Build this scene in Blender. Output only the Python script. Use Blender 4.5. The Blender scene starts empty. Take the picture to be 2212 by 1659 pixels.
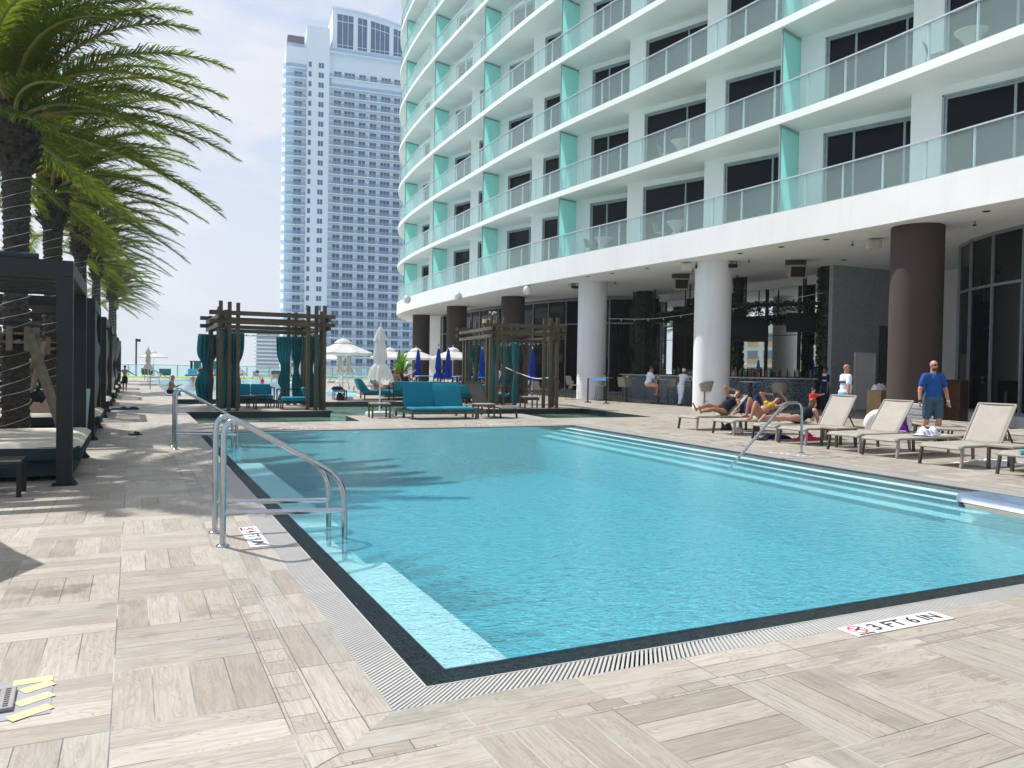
import bpy, bmesh, math, random
from mathutils import Vector, Matrix, noise
R = math.radians; PI = math.pi; sin = math.sin; cos = math.cos
random.seed(7)
SC = bpy.context.scene; COL = SC.collection
# ------------------------------------------------------------ camera (solved from the photo's vanishing points)
F, CX, CY, HC = 1685., 1106., 829.5, 1.5
Yc = Vector((288-CX, -(783-CY), -F)).normalized()
Xc = Vector((4593-CX, -(855-CY), -F)); Xc = (Xc - Yc*Xc.dot(Yc)).normalized()
Zc = Xc.cross(Yc)
CAMR = Matrix((Xc, Yc, Zc))
cd = bpy.data.cameras.new('camera'); cam = bpy.data.objects.new('camera', cd); COL.objects.link(cam)
cam.matrix_world = Matrix.Translation((0, 0, HC)) @ CAMR.to_4x4()
cd.lens = 36*F/2212; cd.clip_end = 60000; cd.clip_start = 0.05
SC.camera = cam
# ------------------------------------------------------------ sun, sky, exposure
SUN_AZ, SUN_EL = R(-28), R(52)
sd = Vector((sin(SUN_AZ)*cos(SUN_EL), cos(SUN_AZ)*cos(SUN_EL), sin(SUN_EL)))
sl = bpy.data.lights.new('sun', 'SUN'); sl.energy = 5.0; sl.angle = R(0.6); sl.color = (1, .965, .915)
so = bpy.data.objects.new('sun', sl); COL.objects.link(so); so.location = (0, 0, 60)
so.rotation_euler = sd.to_track_quat('Z', 'Y').to_euler()
SC.view_settings.view_transform = 'Standard'; SC.view_settings.look = 'None'
SC.view_settings.exposure = 0.20; SC.view_settings.gamma = 1
SC.render.resolution_x = 1024; SC.render.resolution_y = 768

class NT:
    """small helper to write node graphs as expressions"""
    def __init__(s, tree): s.t = tree; s.n = tree.nodes; s.l = tree.links
    def node(s, ty, ins=None, **kw):
        n = s.n.new(ty)
        for k, v in kw.items(): setattr(n, k, v)
        for k, v in (ins or {}).items():
            if v is None: continue
            if isinstance(v, bpy.types.NodeSocket): s.l.new(v, n.inputs[k])
            else: n.inputs[k].default_value = v
        return n
    def m(s, op, a, b=None, c=None, clamp=False):
        n = s.node('ShaderNodeMath', {0: a, 1: b, 2: c}, operation=op, use_clamp=clamp); return n.outputs[0]
    def noise(s, vec, scale, detail=3, rough=.55, dist=0.):
        return s.node('ShaderNodeTexNoise', {'Vector': vec, 'Scale': scale, 'Detail': detail, 'Roughness': rough, 'Distortion': dist}).outputs[0]
    def ramp(s, fac, stops):
        n = s.node('ShaderNodeValToRGB', {0: fac}); e = n.color_ramp.elements
        while len(e) < len(stops): e.new(.5)
        for i, (p, c) in enumerate(stops):
            e[i].position = p; e[i].color = (c, c, c, 1) if isinstance(c, (int, float)) else (*c[:3], 1)
        return n.outputs[0]
    def mix(s, fac, a, b, mode='MIX'):
        n = s.node('ShaderNodeMix', data_type='RGBA', blend_type=mode)
        for k, v in ((0, fac), (6, a), (7, b)):
            if isinstance(v, bpy.types.NodeSocket): s.l.new(v, n.inputs[k])
            else: n.inputs[k].default_value = (*v[:3], 1) if isinstance(v, (tuple, list)) else v
        return n.outputs[2]
    def xyz(s, x, y, z=0.): return s.node('ShaderNodeCombineXYZ', {0: x, 1: y, 2: z}).outputs[0]

W = bpy.data.worlds.new('World'); SC.world = W; W.use_nodes = True
w = NT(W.node_tree); W.node_tree.nodes.clear()
sky = w.node('ShaderNodeTexSky', sky_type='NISHITA', sun_disc=False)
sky.sun_elevation = SUN_EL; sky.sun_rotation = SUN_AZ; sky.dust_density = 2.5; sky.air_density = 1.0
skc = sky.outputs[0]
gen = w.node('ShaderNodeTexCoord').outputs['Generated']
sep = w.node('ShaderNodeSeparateXYZ', {0: gen}); zz = w.m('MAXIMUM', sep.outputs[2], 0.02)
pz = w.m('ADD', zz, .32)
cv = w.xyz(w.m('DIVIDE', sep.outputs[0], pz), w.m('DIVIDE', sep.outputs[1], pz), 0.0)
cl = w.noise(cv, 1.9, 8, .56, .3)
cmask = w.ramp(cl, [(.42, 0), (.53, 1)])
hz = w.ramp(sep.outputs[2], [(0.0, 1), (.12, .7), (.34, .05)])
cm = w.m('MAXIMUM', cmask, hz)
cloudc = w.mix(w.noise(cv, 3.2, 5), (9.3, 9.7, 10.9), (12.2, 12.2, 12.8))
skyb = w.mix(.78, skc, (7.4, 9.2, 12.6))
colr = w.mix(w.m('MULTIPLY', cm, .95), skyb, cloudc)
bg = w.node('ShaderNodeBackground', {'Color': colr, 'Strength': .066})
w.l.new(bg.outputs[0], w.node('ShaderNodeOutputWorld').inputs[0])

# ------------------------------------------------------------ materials
def mat(name):
    m = bpy.data.materials.new(name); m.use_nodes = True; m.node_tree.nodes.clear(); return m, NT(m.node_tree)
def out(g, sh, disp=None):
    o = g.node('ShaderNodeOutputMaterial'); g.l.new(sh, o.inputs[0]); return o
def pbr(g, col, rough=.5, metal=0., bump=None, spec=.5, **kw):
    ins = {'Base Color': col if isinstance(col, bpy.types.NodeSocket) else (*col[:3], 1), 'Roughness': rough, 'Metallic': metal, 'Specular IOR Level': spec}
    if bump is not None: ins['Normal'] = bump
    ins.update(kw)
    return g.node('ShaderNodeBsdfPrincipled', ins).outputs[0]
def objco(g): return g.node('ShaderNodeTexCoord').outputs['Object']
def bumpn(g, h, st=.3, d=.01): return g.node('ShaderNodeBump', {'Height': h, 'Strength': st, 'Distance': d}).outputs[0]
def simple(name, col, rough=.5, metal=0., var=.12, scale=6., bump=.15, spec=.5, **kw):
    m, g = mat(name); co = objco(g)
    n = g.noise(co, scale, 5, .6)
    c = g.mix(g.ramp(n, [(.3, 0), (.7, 1)]), tuple(x*(1-var) for x in col), tuple(min(1, x*(1+var)) for x in col))
    b = bumpn(g, g.noise(co, scale*9, 3), bump, .006) if bump else None
    out(g, pbr(g, c, rough, metal, b, spec, **kw)); return m
def cloth(name, col, var=.1, transl=0.):
    m, g = mat(name); co = objco(g)
    n = g.noise(co, 3, 4, .6); c = g.mix(n, tuple(x*(1-var) for x in col), tuple(min(1, x*(1+var)) for x in col))
    b = bumpn(g, g.m('ADD', g.noise(co, 7, 4), g.m('MULTIPLY', g.noise(co, 260, 2), .15)), .35, .03)
    s = pbr(g, c, .85, 0, b, .2)
    if transl:
        t = g.node('ShaderNodeBsdfTranslucent', {'Color': c, 'Normal': b}).outputs[0]
        s = g.node('ShaderNodeMixShader', {0: transl, 1: s, 2: t}).outputs[0]
    out(g, s); return m
M = {}
def stucco(name, col, st=.10, bs=.25):
    m, g = mat(name); geo = g.node('ShaderNodeNewGeometry'); P_ = geo.outputs['Position']
    sv = g.node('ShaderNodeMapping', {'Vector': P_, 'Scale': (2.2, 2.2, .22)}).outputs[0]
    c = g.mix(g.ramp(g.noise(P_, .6, 5, .6), [(.3, 0), (.7, 1)]), tuple(x*.95 for x in col), tuple(min(1, x*1.03) for x in col))
    c = g.mix(g.m('MULTIPLY', g.ramp(g.noise(sv, 1.6, 5, .7), [(.52, 0), (.75, 1)]), st*3), c, tuple(x*.74 for x in col))
    c = g.mix(g.m('MULTIPLY', g.ramp(g.noise(P_, 9, 4, .7), [(.62, 0), (.72, 1)]), st*2), c, tuple(x*.6 for x in col))
    out(g, pbr(g, c, .8, 0, bumpn(g, g.m('ADD', g.noise(P_, 30, 4), g.noise(P_, 3, 3)), bs, .01))); return m
M['stucco'] = stucco('white_stucco', (.80, .80, .80))
M['stucco2'] = stucco('balcony_white', (.84, .865, .84), .05, .15)
M['soffit'] = simple('soffit_plaster', (.74, .72, .64), .85, var=.05, scale=.35, bump=.1)
M['colwhite'] = stucco('column_white', (.78, .79, .82), .14, .4)
M['colbrown'] = stucco('column_brown', (.050, .035, .029), .2, .35)
M['framegrey'] = simple('frame_grey', (.30, .36, .38), .45, .3, bump=0)
M['mullion'] = simple('mullion_grey', (.22, .26, .27), .4, .4, bump=0)
M['steel'] = simple('brushed_steel', (.46, .49, .52), .15, 1., var=.1, scale=30, bump=.05)
M['railcap'] = simple('rail_cap', (.62, .66, .68), .3, .9, bump=0)
M['whitemetal'] = simple('white_metal', (.72, .74, .75), .35, 0, bump=0)
M['darkmetal'] = simple('dark_metal', (.028, .031, .033), .4, .3, var=.2, bump=0)
M['cabana'] = simple('cabana_dark', (.009, .014, .016), .5, .3, var=.25, scale=2.5, bump=.1)
M['bronze'] = simple('bronze_frame', (.085, .075, .062), .45, .4, var=.2, bump=.05)
M['sling'] = simple('taupe_sling', (.34, .315, .27), .7, 0, var=.08, scale=3, bump=.4)
M['slingdark'] = simple('dark_sling', (.11, .105, .095), .7, 0, var=.12, scale=3, bump=.4)
M['taupemetal'] = simple('taupe_metal', (.33, .31, .265), .45, .2, bump=0)
M['black'] = simple('black_plastic', (.012, .013, .014), .5, bump=0, spec=.25)
M['concrete'] = simple('white_plinth', (.55, .57, .58), .8, bump=.2)
M['pergola'] = simple('pergola_bronze', (.072, .050, .028), .42, .25, var=.3, scale=2.2, bump=.15)
M['timber'] = simple('weathered_timber', (.20, .165, .125), .8, 0, var=.3, scale=7, bump=.5)
M['teal'] = cloth('teal_fabric', (.010, .20, .29), .14)
M['tealcurtain'] = cloth('teal_curtain', (.05, .30, .36), .2, .45)
M['greycurtain'] = cloth('grey_curtain', (.30, .34, .34), .15, .3)
M['white'] = cloth('white_canvas', (.80, .79, .79), .04, .32)
M['cream'] = cloth('cream_canvas', (.66, .62, .50), .1, .25)
M['mattress'] = cloth('beige_mattress', (.60, .55, .47), .06)
M['mattressgrey'] = cloth('blue_grey_side', (.028, .046, .060), .1)
M['blue'] = cloth('blue_canvas', (.008, .045, .34), .2, .1)
M['navy'] = cloth('navy_cloth', (.010, .022, .075), .2)
M['swimdark'] = cloth('dark_swimsuit', (.010, .014, .024), .3)
M['blueshirt'] = cloth('blue_tshirt', (.018, .085, .30), .12)
M['whiteshirt'] = cloth('white_tshirt', (.72, .76, .90), .03)
M['slateband'] = cloth('slate_band', (.045, .075, .13), .1)
M['shorts'] = cloth('slate_shorts', (.055, .11, .16), .15)
M['yellow'] = cloth('yellow_bikini', (.50, .45, .012), .1)
M['red'] = cloth('red_shirt', (.75, .05, .04), .1)
M['pink'] = cloth('pink_cloth', (.80, .01, .13), .15)
M['skyblue'] = cloth('sky_blue_swim', (.12, .48, .68), .3)
M['khaki'] = cloth('blush_cloth', (.55, .36, .27), .15)
M['skin'] = simple('skin_tan', (.40, .185, .115), .42, var=.10, scale=5, bump=.05, **{'Subsurface Weight': .08, 'Subsurface Radius': (.02, .008, .004)})
M['skinfair'] = simple('skin_fair', (.52, .265, .195), .42, var=.10, scale=5, bump=.05, **{'Subsurface Weight': .08, 'Subsurface Radius': (.02, .008, .004)})
M['skinbrown'] = simple('skin_brown', (.25, .105, .058), .42, var=.1, scale=5, bump=.05)
M['hairdark'] = simple('dark_hair', (.018, .012, .009), .45, scale=30, var=.4, bump=.6)
M['hairbrown'] = simple('brown_hair', (.13, .065, .03), .45, scale=30, var=.4, bump=.6)
M['beard'] = simple('auburn_beard', (.11, .04, .02), .7, scale=60, var=.4, bump=.5)
M['towelw'] = cloth('white_towel', (.78, .79, .82), .05)
M['rope'] = simple('tan_rope_weave', (.27, .245, .185), .8, 0, var=.3, scale=60, bump=.8)
M['tabletop'] = simple('white_top', (.55, .60, .63), .35, bump=0)
M['taupetop'] = simple('taupe_top', (.35, .32, .26), .5, bump=.1)
M['wicker'] = simple('green_grey_wicker', (.075, .13, .10), .8, 0, var=.4, scale=40, bump=.8)
M['leaf'] = simple('leaf_green', (.045, .14, .02), .5, var=.5, scale=4, bump=0)
M['leafbright'] = simple('leaf_bright', (.16, .34, .025), .5, var=.4, scale=6, bump=0)
M['ivy'] = simple('ivy_green', (.022, .062, .014), .5, var=.55, scale=5, bump=0)
M['planter'] = simple('cream_planter', (.56, .54, .44), .6, bump=.1)
M['paleplanter'] = simple('pale_planter', (.33, .50, .50), .6, bump=.1)
M['pebble'] = None
M['blueband'] = simple('blue_band', (.16, .42, .82), .4, bump=0)
M['speaker'] = simple('beige_speaker', (.34, .30, .21), .6, bump=.1)
M['bracelet'] = simple('bracelet_white', (.7, .7, .7), .4, bump=0)
M['yellowpaint'] = simple('yellow_tape', (.60, .50, .27), .6, var=.15, scale=9, bump=.1)
M['greytape'] = simple('grey_tape', (.28, .29, .31), .6, var=.15, bump=.1)
M['grid'] = simple('grey_plastic_grid', (.25, .235, .24), .6, bump=.1)
M['board'] = simple('blue_grey_foam', (.13, .185, .27), .35, var=.1, bump=.05)
M['deepgrey'] = simple('dark_gap', (.02, .02, .022), .9, bump=0)
M['signwhite'] = simple('sign_white', (.80, .78, .79), .35, var=.05, bump=0)
M['signblack'] = simple('sign_black', (.02, .022, .03), .4, bump=0)
M['signred'] = simple('sign_red', (.68, .02, .04), .4, bump=0)
M['wood'] = simple('brown_wood', (.10, .045, .022), .5, var=.3, bump=.2)
M['greysign'] = simple('dark_green_board', (.035, .07, .07), .5, bump=0)
M['screen'] = simple('tv_screen', (.008, .009, .011), .3, bump=0, spec=.15)
M['purple'] = cloth('purple_cloth', (.22, .01, .42), .1)
M['amber'] = simple('amber_glass', (.20, .07, .015), .15, bump=0)
M['greenglass'] = simple('green_glass', (.03, .22, .05), .15, bump=0)
M['clearglass'] = simple('pale_glass', (.45, .52, .50), .12, bump=0)
M['redglass'] = simple('red_bottle', (.32, .02, .015), .2, bump=0)
def m_steelblue():
    pass
# frosted teal divider: light passes through it
m, g = mat('teal_frosted_glass'); co = objco(g)
d_ = g.node('ShaderNodeBsdfPrincipled', {'Base Color': (.58, .84, .80, 1), 'Roughness': .35}).outputs[0]
t_ = g.node('ShaderNodeBsdfTranslucent', {'Color': (.54, .92, .88, 1)}).outputs[0]
out(g, g.node('ShaderNodeMixShader', {0: .62, 1: d_, 2: t_}).outputs[0]); M['teal_glass'] = m
# balcony glass: clear, faintly milky, reflective
def glassmat(name, tint, milky, milkcol, refl=1.0, rough=.02):
    m, g = mat(name)
    tr = g.node('ShaderNodeBsdfTransparent', {'Color': (*tint, 1)}).outputs[0]
    df = g.node('ShaderNodeBsdfPrincipled', {'Base Color': (*milkcol, 1), 'Roughness': .5}).outputs[0]
    tl = g.node('ShaderNodeBsdfTranslucent', {'Color': (*milkcol, 1)}).outputs[0]
    df = g.node('ShaderNodeMixShader', {0: .5, 1: df, 2: tl}).outputs[0]
    a = g.node('ShaderNodeMixShader', {0: milky, 1: tr, 2: df}).outputs[0]
    gl = g.node('ShaderNodeBsdfGlossy', {'Color': (1, 1, 1, 1), 'Roughness': rough}).outputs[0]
    fr = g.m('MULTIPLY', g.m('MULTIPLY', g.node('ShaderNodeFresnel', {'IOR': 1.5}).outputs[0], refl), g.m('SUBTRACT', 1., g.node('ShaderNodeNewGeometry').outputs['Backfacing']))
    out(g, g.node('ShaderNodeMixShader', {0: fr, 1: a, 2: gl}).outputs[0]); return m
M['balglass'] = glassmat('balcony_glass', (.88, .97, .97), .17, (.78, .90, .90), 1.4)  # part of the milk stands in for sky reflected in the panes
M['farglass'] = glassmat('far_railing_glass', (.86, .94, .96), .18, (.72, .84, .88), .8)
M['umbglass'] = glassmat('sheer_mesh', (.6, .62, .66), .35, (.3, .3, .32), .1)
# window / curtain-wall glass: dark, mirror-like
def darkglass(name, col, rough=.03, spec=.8, curtain=0.):
    m, g = mat(name); co = objco(g)
    c = col
    if curtain:
        n = g.node('ShaderNodeTexWave', {'Vector': co, 'Scale': 1.6, 'Distortion': 1.2, 'Detail': 2.}, bands_direction='Y').outputs[1]
        c = g.mix(g.m('MULTIPLY', n, curtain), col, tuple(min(1, x*2.2+.006) for x in col))
    out(g, pbr(g, c, rough, 0, bumpn(g, g.noise(co, .7, 1), .04, .02), spec, **{})); return m
M['window'] = darkglass('window_glass', (.004, .007, .010), .03, .12, .5)
M['curtainwall'] = darkglass('curtain_wall_glass', (.002, .005, .008), .02, .2, .1)
M['towerglass'] = darkglass('tower_glass_hazed', (.045, .13, .23), .2, .12)  # lightened glass, distance haze put into the colour
M['mirror'] = simple('bar_mirror', (.84, .87, .87), .015, 1., var=.01, scale=.3, bump=.0)
M['tower'] = simple('tower_stucco_hazed', (.70, .77, .86), .85, var=.03, scale=.05, bump=0)  # the tower's bluish colours carry part of the distance haze
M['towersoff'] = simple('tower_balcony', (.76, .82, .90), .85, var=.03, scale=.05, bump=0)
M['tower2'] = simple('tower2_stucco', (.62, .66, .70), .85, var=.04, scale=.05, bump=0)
M['towerrail'] = glassmat('tower_rail_glass', (.74, .85, .92), .25, (.62, .75, .86), .6)
M['oppwall'] = simple('opposite_cream', (.62, .60, .50), .85, bump=0)
M['greyglass'] = simple('grey_glass', (.16, .20, .23), .3, bump=0)
M['opporange'] = simple('opposite_orange', (.55, .36, .18), .85, bump=0)
# pool plaster, dark mosaic, wet step tiles
m, g = mat('pool_plaster'); co = objco(g)
c = g.mix(g.noise(co, 1.3, 4), (.66, .78, .82), (.74, .85, .88)); out(g, pbr(g, c, .6)); M['plaster'] = m
m, g = mat('pool_bench'); co = objco(g)
c = g.mix(g.noise(co, 2.3, 4), (.80, .95, .95), (.9, .97, .97)); out(g, pbr(g, c, .6)); M['bench'] = m
m, g = mat('green_basin'); co = objco(g)
c = g.mix(g.noise(co, 1.6, 4), (.30, .55, .42), (.42, .66, .50)); out(g, pbr(g, c, .6)); M['basin'] = m
m, g = mat('pale_basin'); co = objco(g)
c = g.mix(g.noise(co, .5, 4), (.44, .72, .80), (.58, .82, .88)); out(g, pbr(g, c, .6)); M['palebasin'] = m
m, g = mat('dark_mosaic'); co = objco(g)
v = g.node('ShaderNodeTexBrick', {'Vector': co, 'Scale': 22., 'Color1': (.014, .018, .022, 1), 'Color2': (.065, .072, .08, 1), 'Mortar': (.12, .125, .13, 1), 'Mortar Size': .02, 'Brick Width': .7, 'Row Height': .7}, offset=0.)
n = g.noise(co, 60, 2); c = g.mix(g.ramp(n, [(.45, 0), (.65, 1)]), v.outputs[0], (.075, .08, .085))
out(g, pbr(g, c, .22, 0, bumpn(g, v.outputs[1], .3, .004))); M['mosaic'] = m
m, g = mat('step_edge_tile'); co = objco(g)
c = g.mix(g.noise(co, 40, 2), (.01, .06, .08), (.02, .10, .12)); out(g, pbr(g, c, .3)); M['stepedge'] = m
m, g = mat('bar_pebble_mosaic'); co = objco(g)
v = g.node('ShaderNodeTexVoronoi', {'Vector': co, 'Scale': 17.}); n = g.noise(co, 26, 2)
c = g.ramp(g.m('ADD', g.m('MULTIPLY', v.outputs[0], .6), g.m('MULTIPLY', n, .5)), [(.38, (.012, .018, .028)), (.50, (.035, .055, .08)), (.60, (.17, .23, .30))])
out(g, pbr(g, c, .3)); M['pebble'] = m
# grating: ribs are geometry, this is their plastic
M['grate'] = simple('grate_white', (.46, .455, .44), .5, var=.06, bump=0)
# parquet-pattern porcelain planks
def deckmat(name, M_=.665, ox=-.075, oy=2.87, border=False, tone=1.0, seed=0., bl=.65, bw=.14):
    m, g = mat(name); geo = g.node('ShaderNodeNewGeometry'); P = g.node('ShaderNodeSeparateXYZ', {0: geo.outputs['Position']})
    if not border:
        x = g.m('DIVIDE', g.m('SUBTRACT', P.outputs[0], ox), M_); y = g.m('DIVIDE', g.m('SUBTRACT', P.outputs[1], oy), M_)
        cx = g.m('FLOOR', x); cy = g.m('FLOOR', y); fx = g.m('SUBTRACT', x, cx); fy = g.m('SUBTRACT', y, cy)
        par = g.m('FLOORED_MODULO', g.m('ADD', cx, cy), 2.)      # 0: planks along x, 1: along y
        inv = g.m('SUBTRACT', 1., par)
        al = g.m('ADD', g.m('MULTIPLY', fx, inv), g.m('MULTIPLY', fy, par))
        ac = g.m('ADD', g.m('MULTIPLY', fy, inv), g.m('MULTIPLY', fx, par))
        a4 = g.m('MULTIPLY', ac, 4.); pi_ = g.m('FLOOR', a4); af = g.m('SUBTRACT', a4, pi_)
        idv = g.xyz(g.m('MULTIPLY', cx, 4.13), g.m('MULTIPLY', cy, 3.71), pi_); lw, cw = M_, M_/4
    elif border == 'x':    # coping rows running along x
        x = g.m('DIVIDE', P.outputs[0], bl); y = g.m('DIVIDE', g.m('SUBTRACT', P.outputs[1], oy), bw)
        pi_ = g.m('FLOOR', y); af = g.m('SUBTRACT', y, pi_); cx = g.m('FLOOR', x); al = g.m('SUBTRACT', x, cx)
        idv = g.xyz(g.m('MULTIPLY', cx, 4.3), 7.7, pi_); lw, cw = bl, bw
    else:
        x = g.m('DIVIDE', P.outputs[1], bl); y = g.m('DIVIDE', g.m('SUBTRACT', P.outputs[0], ox), bw)
        pi_ = g.m('FLOOR', y); af = g.m('SUBTRACT', y, pi_); cx = g.m('FLOOR', x); al = g.m('SUBTRACT', x, cx)
        idv = g.xyz(g.m('MULTIPLY', cx, 4.3), 3.1, pi_); lw, cw = bl, bw
    wn = g.node('ShaderNodeTexWhiteNoise', {0: idv}); rnd = wn.outputs[0]; rc = g.node('ShaderNodeSeparateXYZ', {0: wn.outputs[1]})
    lx = g.m('MULTIPLY', al, lw); ly = g.m('MULTIPLY', af, cw)
    off = g.m('MULTIPLY', rnd, 40.)
    gv = g.xyz(g.m('ADD', g.m('MULTIPLY', lx, 5.), off), g.m('MULTIPLY', ly, 62.), off)
    gr = g.noise(gv, 1., 4, .55, .5)
    kv = g.xyz(g.m('ADD', g.m('MULTIPLY', lx, 3.2), off), g.m('MULTIPLY', ly, 13.), g.m('MULTIPLY', off, 1.7))
    kn = g.noise(kv, .9, 1, .4, .2)
    ring = g.m('ABSOLUTE', g.m('SINE', g.m('MULTIPLY', kn, 48.)))
    ring = g.m('MULTIPLY', g.m('POWER', g.m('SUBTRACT', 1., ring), 2.5), g.ramp(kn, [(.40, 0), (.52, 1)]))
    base = g.mix(rnd, (.325*tone, .29*tone, .245*tone), (.50*tone, .46*tone, .405*tone))
    base = g.mix(g.m('MULTIPLY', g.m('GREATER_THAN', rc.outputs[1], .80), .5), base, (.37*tone, .375*tone, .335*tone))
    base = g.mix(g.m('MULTIPLY', g.m('GREATER_THAN', rc.outputs[2], .82), .3), base, (.40*tone, .34*tone, .29*tone))
    big = g.noise(geo.outputs['Position'], .7, 4)
    base = g.mix(g.ramp(big, [(.35, .0), (.75, .30)]), base, (.33, .30, .265))
    damp = g.m('MULTIPLY', g.ramp(g.noise(geo.outputs['Position'], 2.3, 5, .65), [(.54, 0), (.60, 1)]), g.ramp(g.noise(geo.outputs['Position'], .31, 2), [(.50, 0), (.62, 1)]))
    base = g.mix(g.m('MULTIPLY', damp, .45), base, (.20, .175, .15))
    fine = g.mix(g.ramp(gr, [(.34, 1), (.60, 0)]), base, g.mix(1., base, (.80, .775, .75), 'MULTIPLY'))
    fine = g.mix(g.m('MULTIPLY', ring, .62), fine, (.25, .20, .165))
    e1 = g.m('MULTIPLY', g.m('MINIMUM', al, g.m('SUBTRACT', 1., al)), lw); e2 = g.m('MULTIPLY', g.m('MINIMUM', af, g.m('SUBTRACT', 1., af)), cw)
    ed = g.m('MINIMUM', e1, e2); wob = g.m('MULTIPLY', g.noise(geo.outputs['Position'], 24, 2), .0022)
    joint = g.m('LESS_THAN', ed, g.m('ADD', .0016, wob))
    jc = g.mix(g.ramp(g.noise(geo.outputs['Position'], .9, 2), [(.48, 0), (.56, 1)]), (.13, .11, .12), (.42, .42, .42))
    c = g.mix(joint, fine, jc)
    ht = g.m('SUBTRACT', g.m('MULTIPLY', gr, .35), g.m('MULTIPLY', joint, 1.))
    rg = g.m('SUBTRACT', g.ramp(g.noise(geo.outputs['Position'], 1.7, 3), [(.35, .42), (.7, .62)]), g.m('MULTIPLY', damp, .25))
    out(g, pbr(g, c, rg, 0, bumpn(g, ht, .35, .004), .35)); return m
M['deck'] = deckmat('plank_tile_deck')
M['copx'] = deckmat('plank_coping_front', oy=2.97, border='x')
M['copy'] = deckmat('plank_coping_side', ox=.75, border='y')
# water: lets light through, fresnel reflection, ripples
def watermat(name, tint, sc=1.0, bstr=.22, milk=.0, milkc=(.4, .8, .9), rough=.035, absc=None, absd=.5):
    m, g = mat(name); geo = g.node('ShaderNodeNewGeometry'); P = geo.outputs['Position']
    mp = g.node('ShaderNodeMapping', {'Vector': P, 'Rotation': (0, 0, R(25)), 'Scale': (1., 1.9, 1.)}).outputs[0]
    big = g.noise(P, .35*sc, 2)
    n1 = g.noise(mp, 2.6*sc, 3, .55, .8); n2 = g.noise(mp, 9*sc, 3, .6, 1.2); n3 = g.noise(mp, 26*sc, 2, .6, .6)
    calm = g.ramp(g.noise(P, .28*sc, 2, .5, .4), [(.38, .30), (.62, 1.)])
    h = g.m('ADD', g.m('MULTIPLY', n1, .9), g.m('ADD', g.m('MULTIPLY', n2, .75), g.m('MULTIPLY', g.m('MULTIPLY', n3, .28), calm)))
    b = g.node('ShaderNodeBump', {'Height': h, 'Strength': bstr, 'Distance': .09}).outputs[0]
    # ripple light and dark painted into the milk colour by each facet's tilt
    tr = g.node('ShaderNodeBsdfTransparent', {'Color': (*tint, 1)}).outputs[0]
    if absc:   # the shallow ledge and steps are clearer than the deep water
        q = g.node('ShaderNodeSeparateXYZ', {0: P}); ex = g.m('SUBTRACT', g.m('ADD', g.m('MULTIPLY', g.m('SUBTRACT', q.outputs[1], 3.6), .0585), 9.72), q.outputs[0])
        sh = g.m('MULTIPLY', g.ramp(g.m('DIVIDE', ex, 2.), [(.46, .36), (.64, 1)]), g.ramp(g.m('SUBTRACT', q.outputs[0], 1.47), [(.36, .78), (.70, 1)])); milk = g.m('MULTIPLY', sh, milk)
    rf = g.node('ShaderNodeMixShader', {0: milk, 1: tr, 2: g.node('ShaderNodeBsdfDiffuse', {'Color': g.mix(g.ramp(g.node('ShaderNodeLayerWeight', {'Blend': .5, 'Normal': b}).outputs[1], [(.25, 0), (.98, 1)]), tuple(min(1, x*1.6) for x in milkc), tuple(x*.52 for x in milkc)), 'Normal': b}).outputs[0]}).outputs[0]
    gl = g.node('ShaderNodeBsdfGlossy', {'Color': (1, 1, 1, 1), 'Roughness': rough, 'Normal': b}).outputs[0]
    fr = g.m('MULTIPLY', g.node('ShaderNodeFresnel', {'IOR': 1.33, 'Normal': b}).outputs[0], g.m('SUBTRACT', 1., geo.outputs['Backfacing']))
    o_ = out(g, g.node('ShaderNodeMixShader', {0: fr, 1: rf, 2: gl}).outputs[0])
    if absc: g.l.new(g.node('ShaderNodeVolumeAbsorption', {'Color': (*absc, 1), 'Density': absd}).outputs[0], o_.inputs['Volume'])
    return m
M['water'] = watermat('pool_water', (.97, .99, 1.), 1.3, .60, .52, (.15, .50, .585), .02, (.24, .82, .88), .55)
M['rimwater'] = watermat('rim_water', (.42, .47, .50), 2.9, 1.0)
M['water2'] = watermat('basin_water', (.78, .94, .88), .8, .26, .55, (.34, .62, .47))
M['water3'] = watermat('far_pool_water', (.78, .94, .97), .5, .14, .05, (.5, .8, .9))
M['foam'] = watermat('falling_spray', (.9, .95, .97), 3., .6, .5, (.75, .82, .85))
m, g = mat('sea_surface'); geo = g.node('ShaderNodeNewGeometry')
b = g.node('ShaderNodeBump', {'Height': g.noise(geo.outputs['Position'], .05, 4), 'Strength': .3, 'Distance': 2.}).outputs[0]
out(g, pbr(g, (.34, .47, .48), .35, 0, b, .4)); M['sea'] = m
m, g = mat('lawn'); geo = g.node('ShaderNodeNewGeometry')
out(g, pbr(g, g.mix(g.noise(geo.outputs['Position'], 5, 4), (.10, .24, .02), (.22, .38, .04)), .8)); M['grass'] = m
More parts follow.
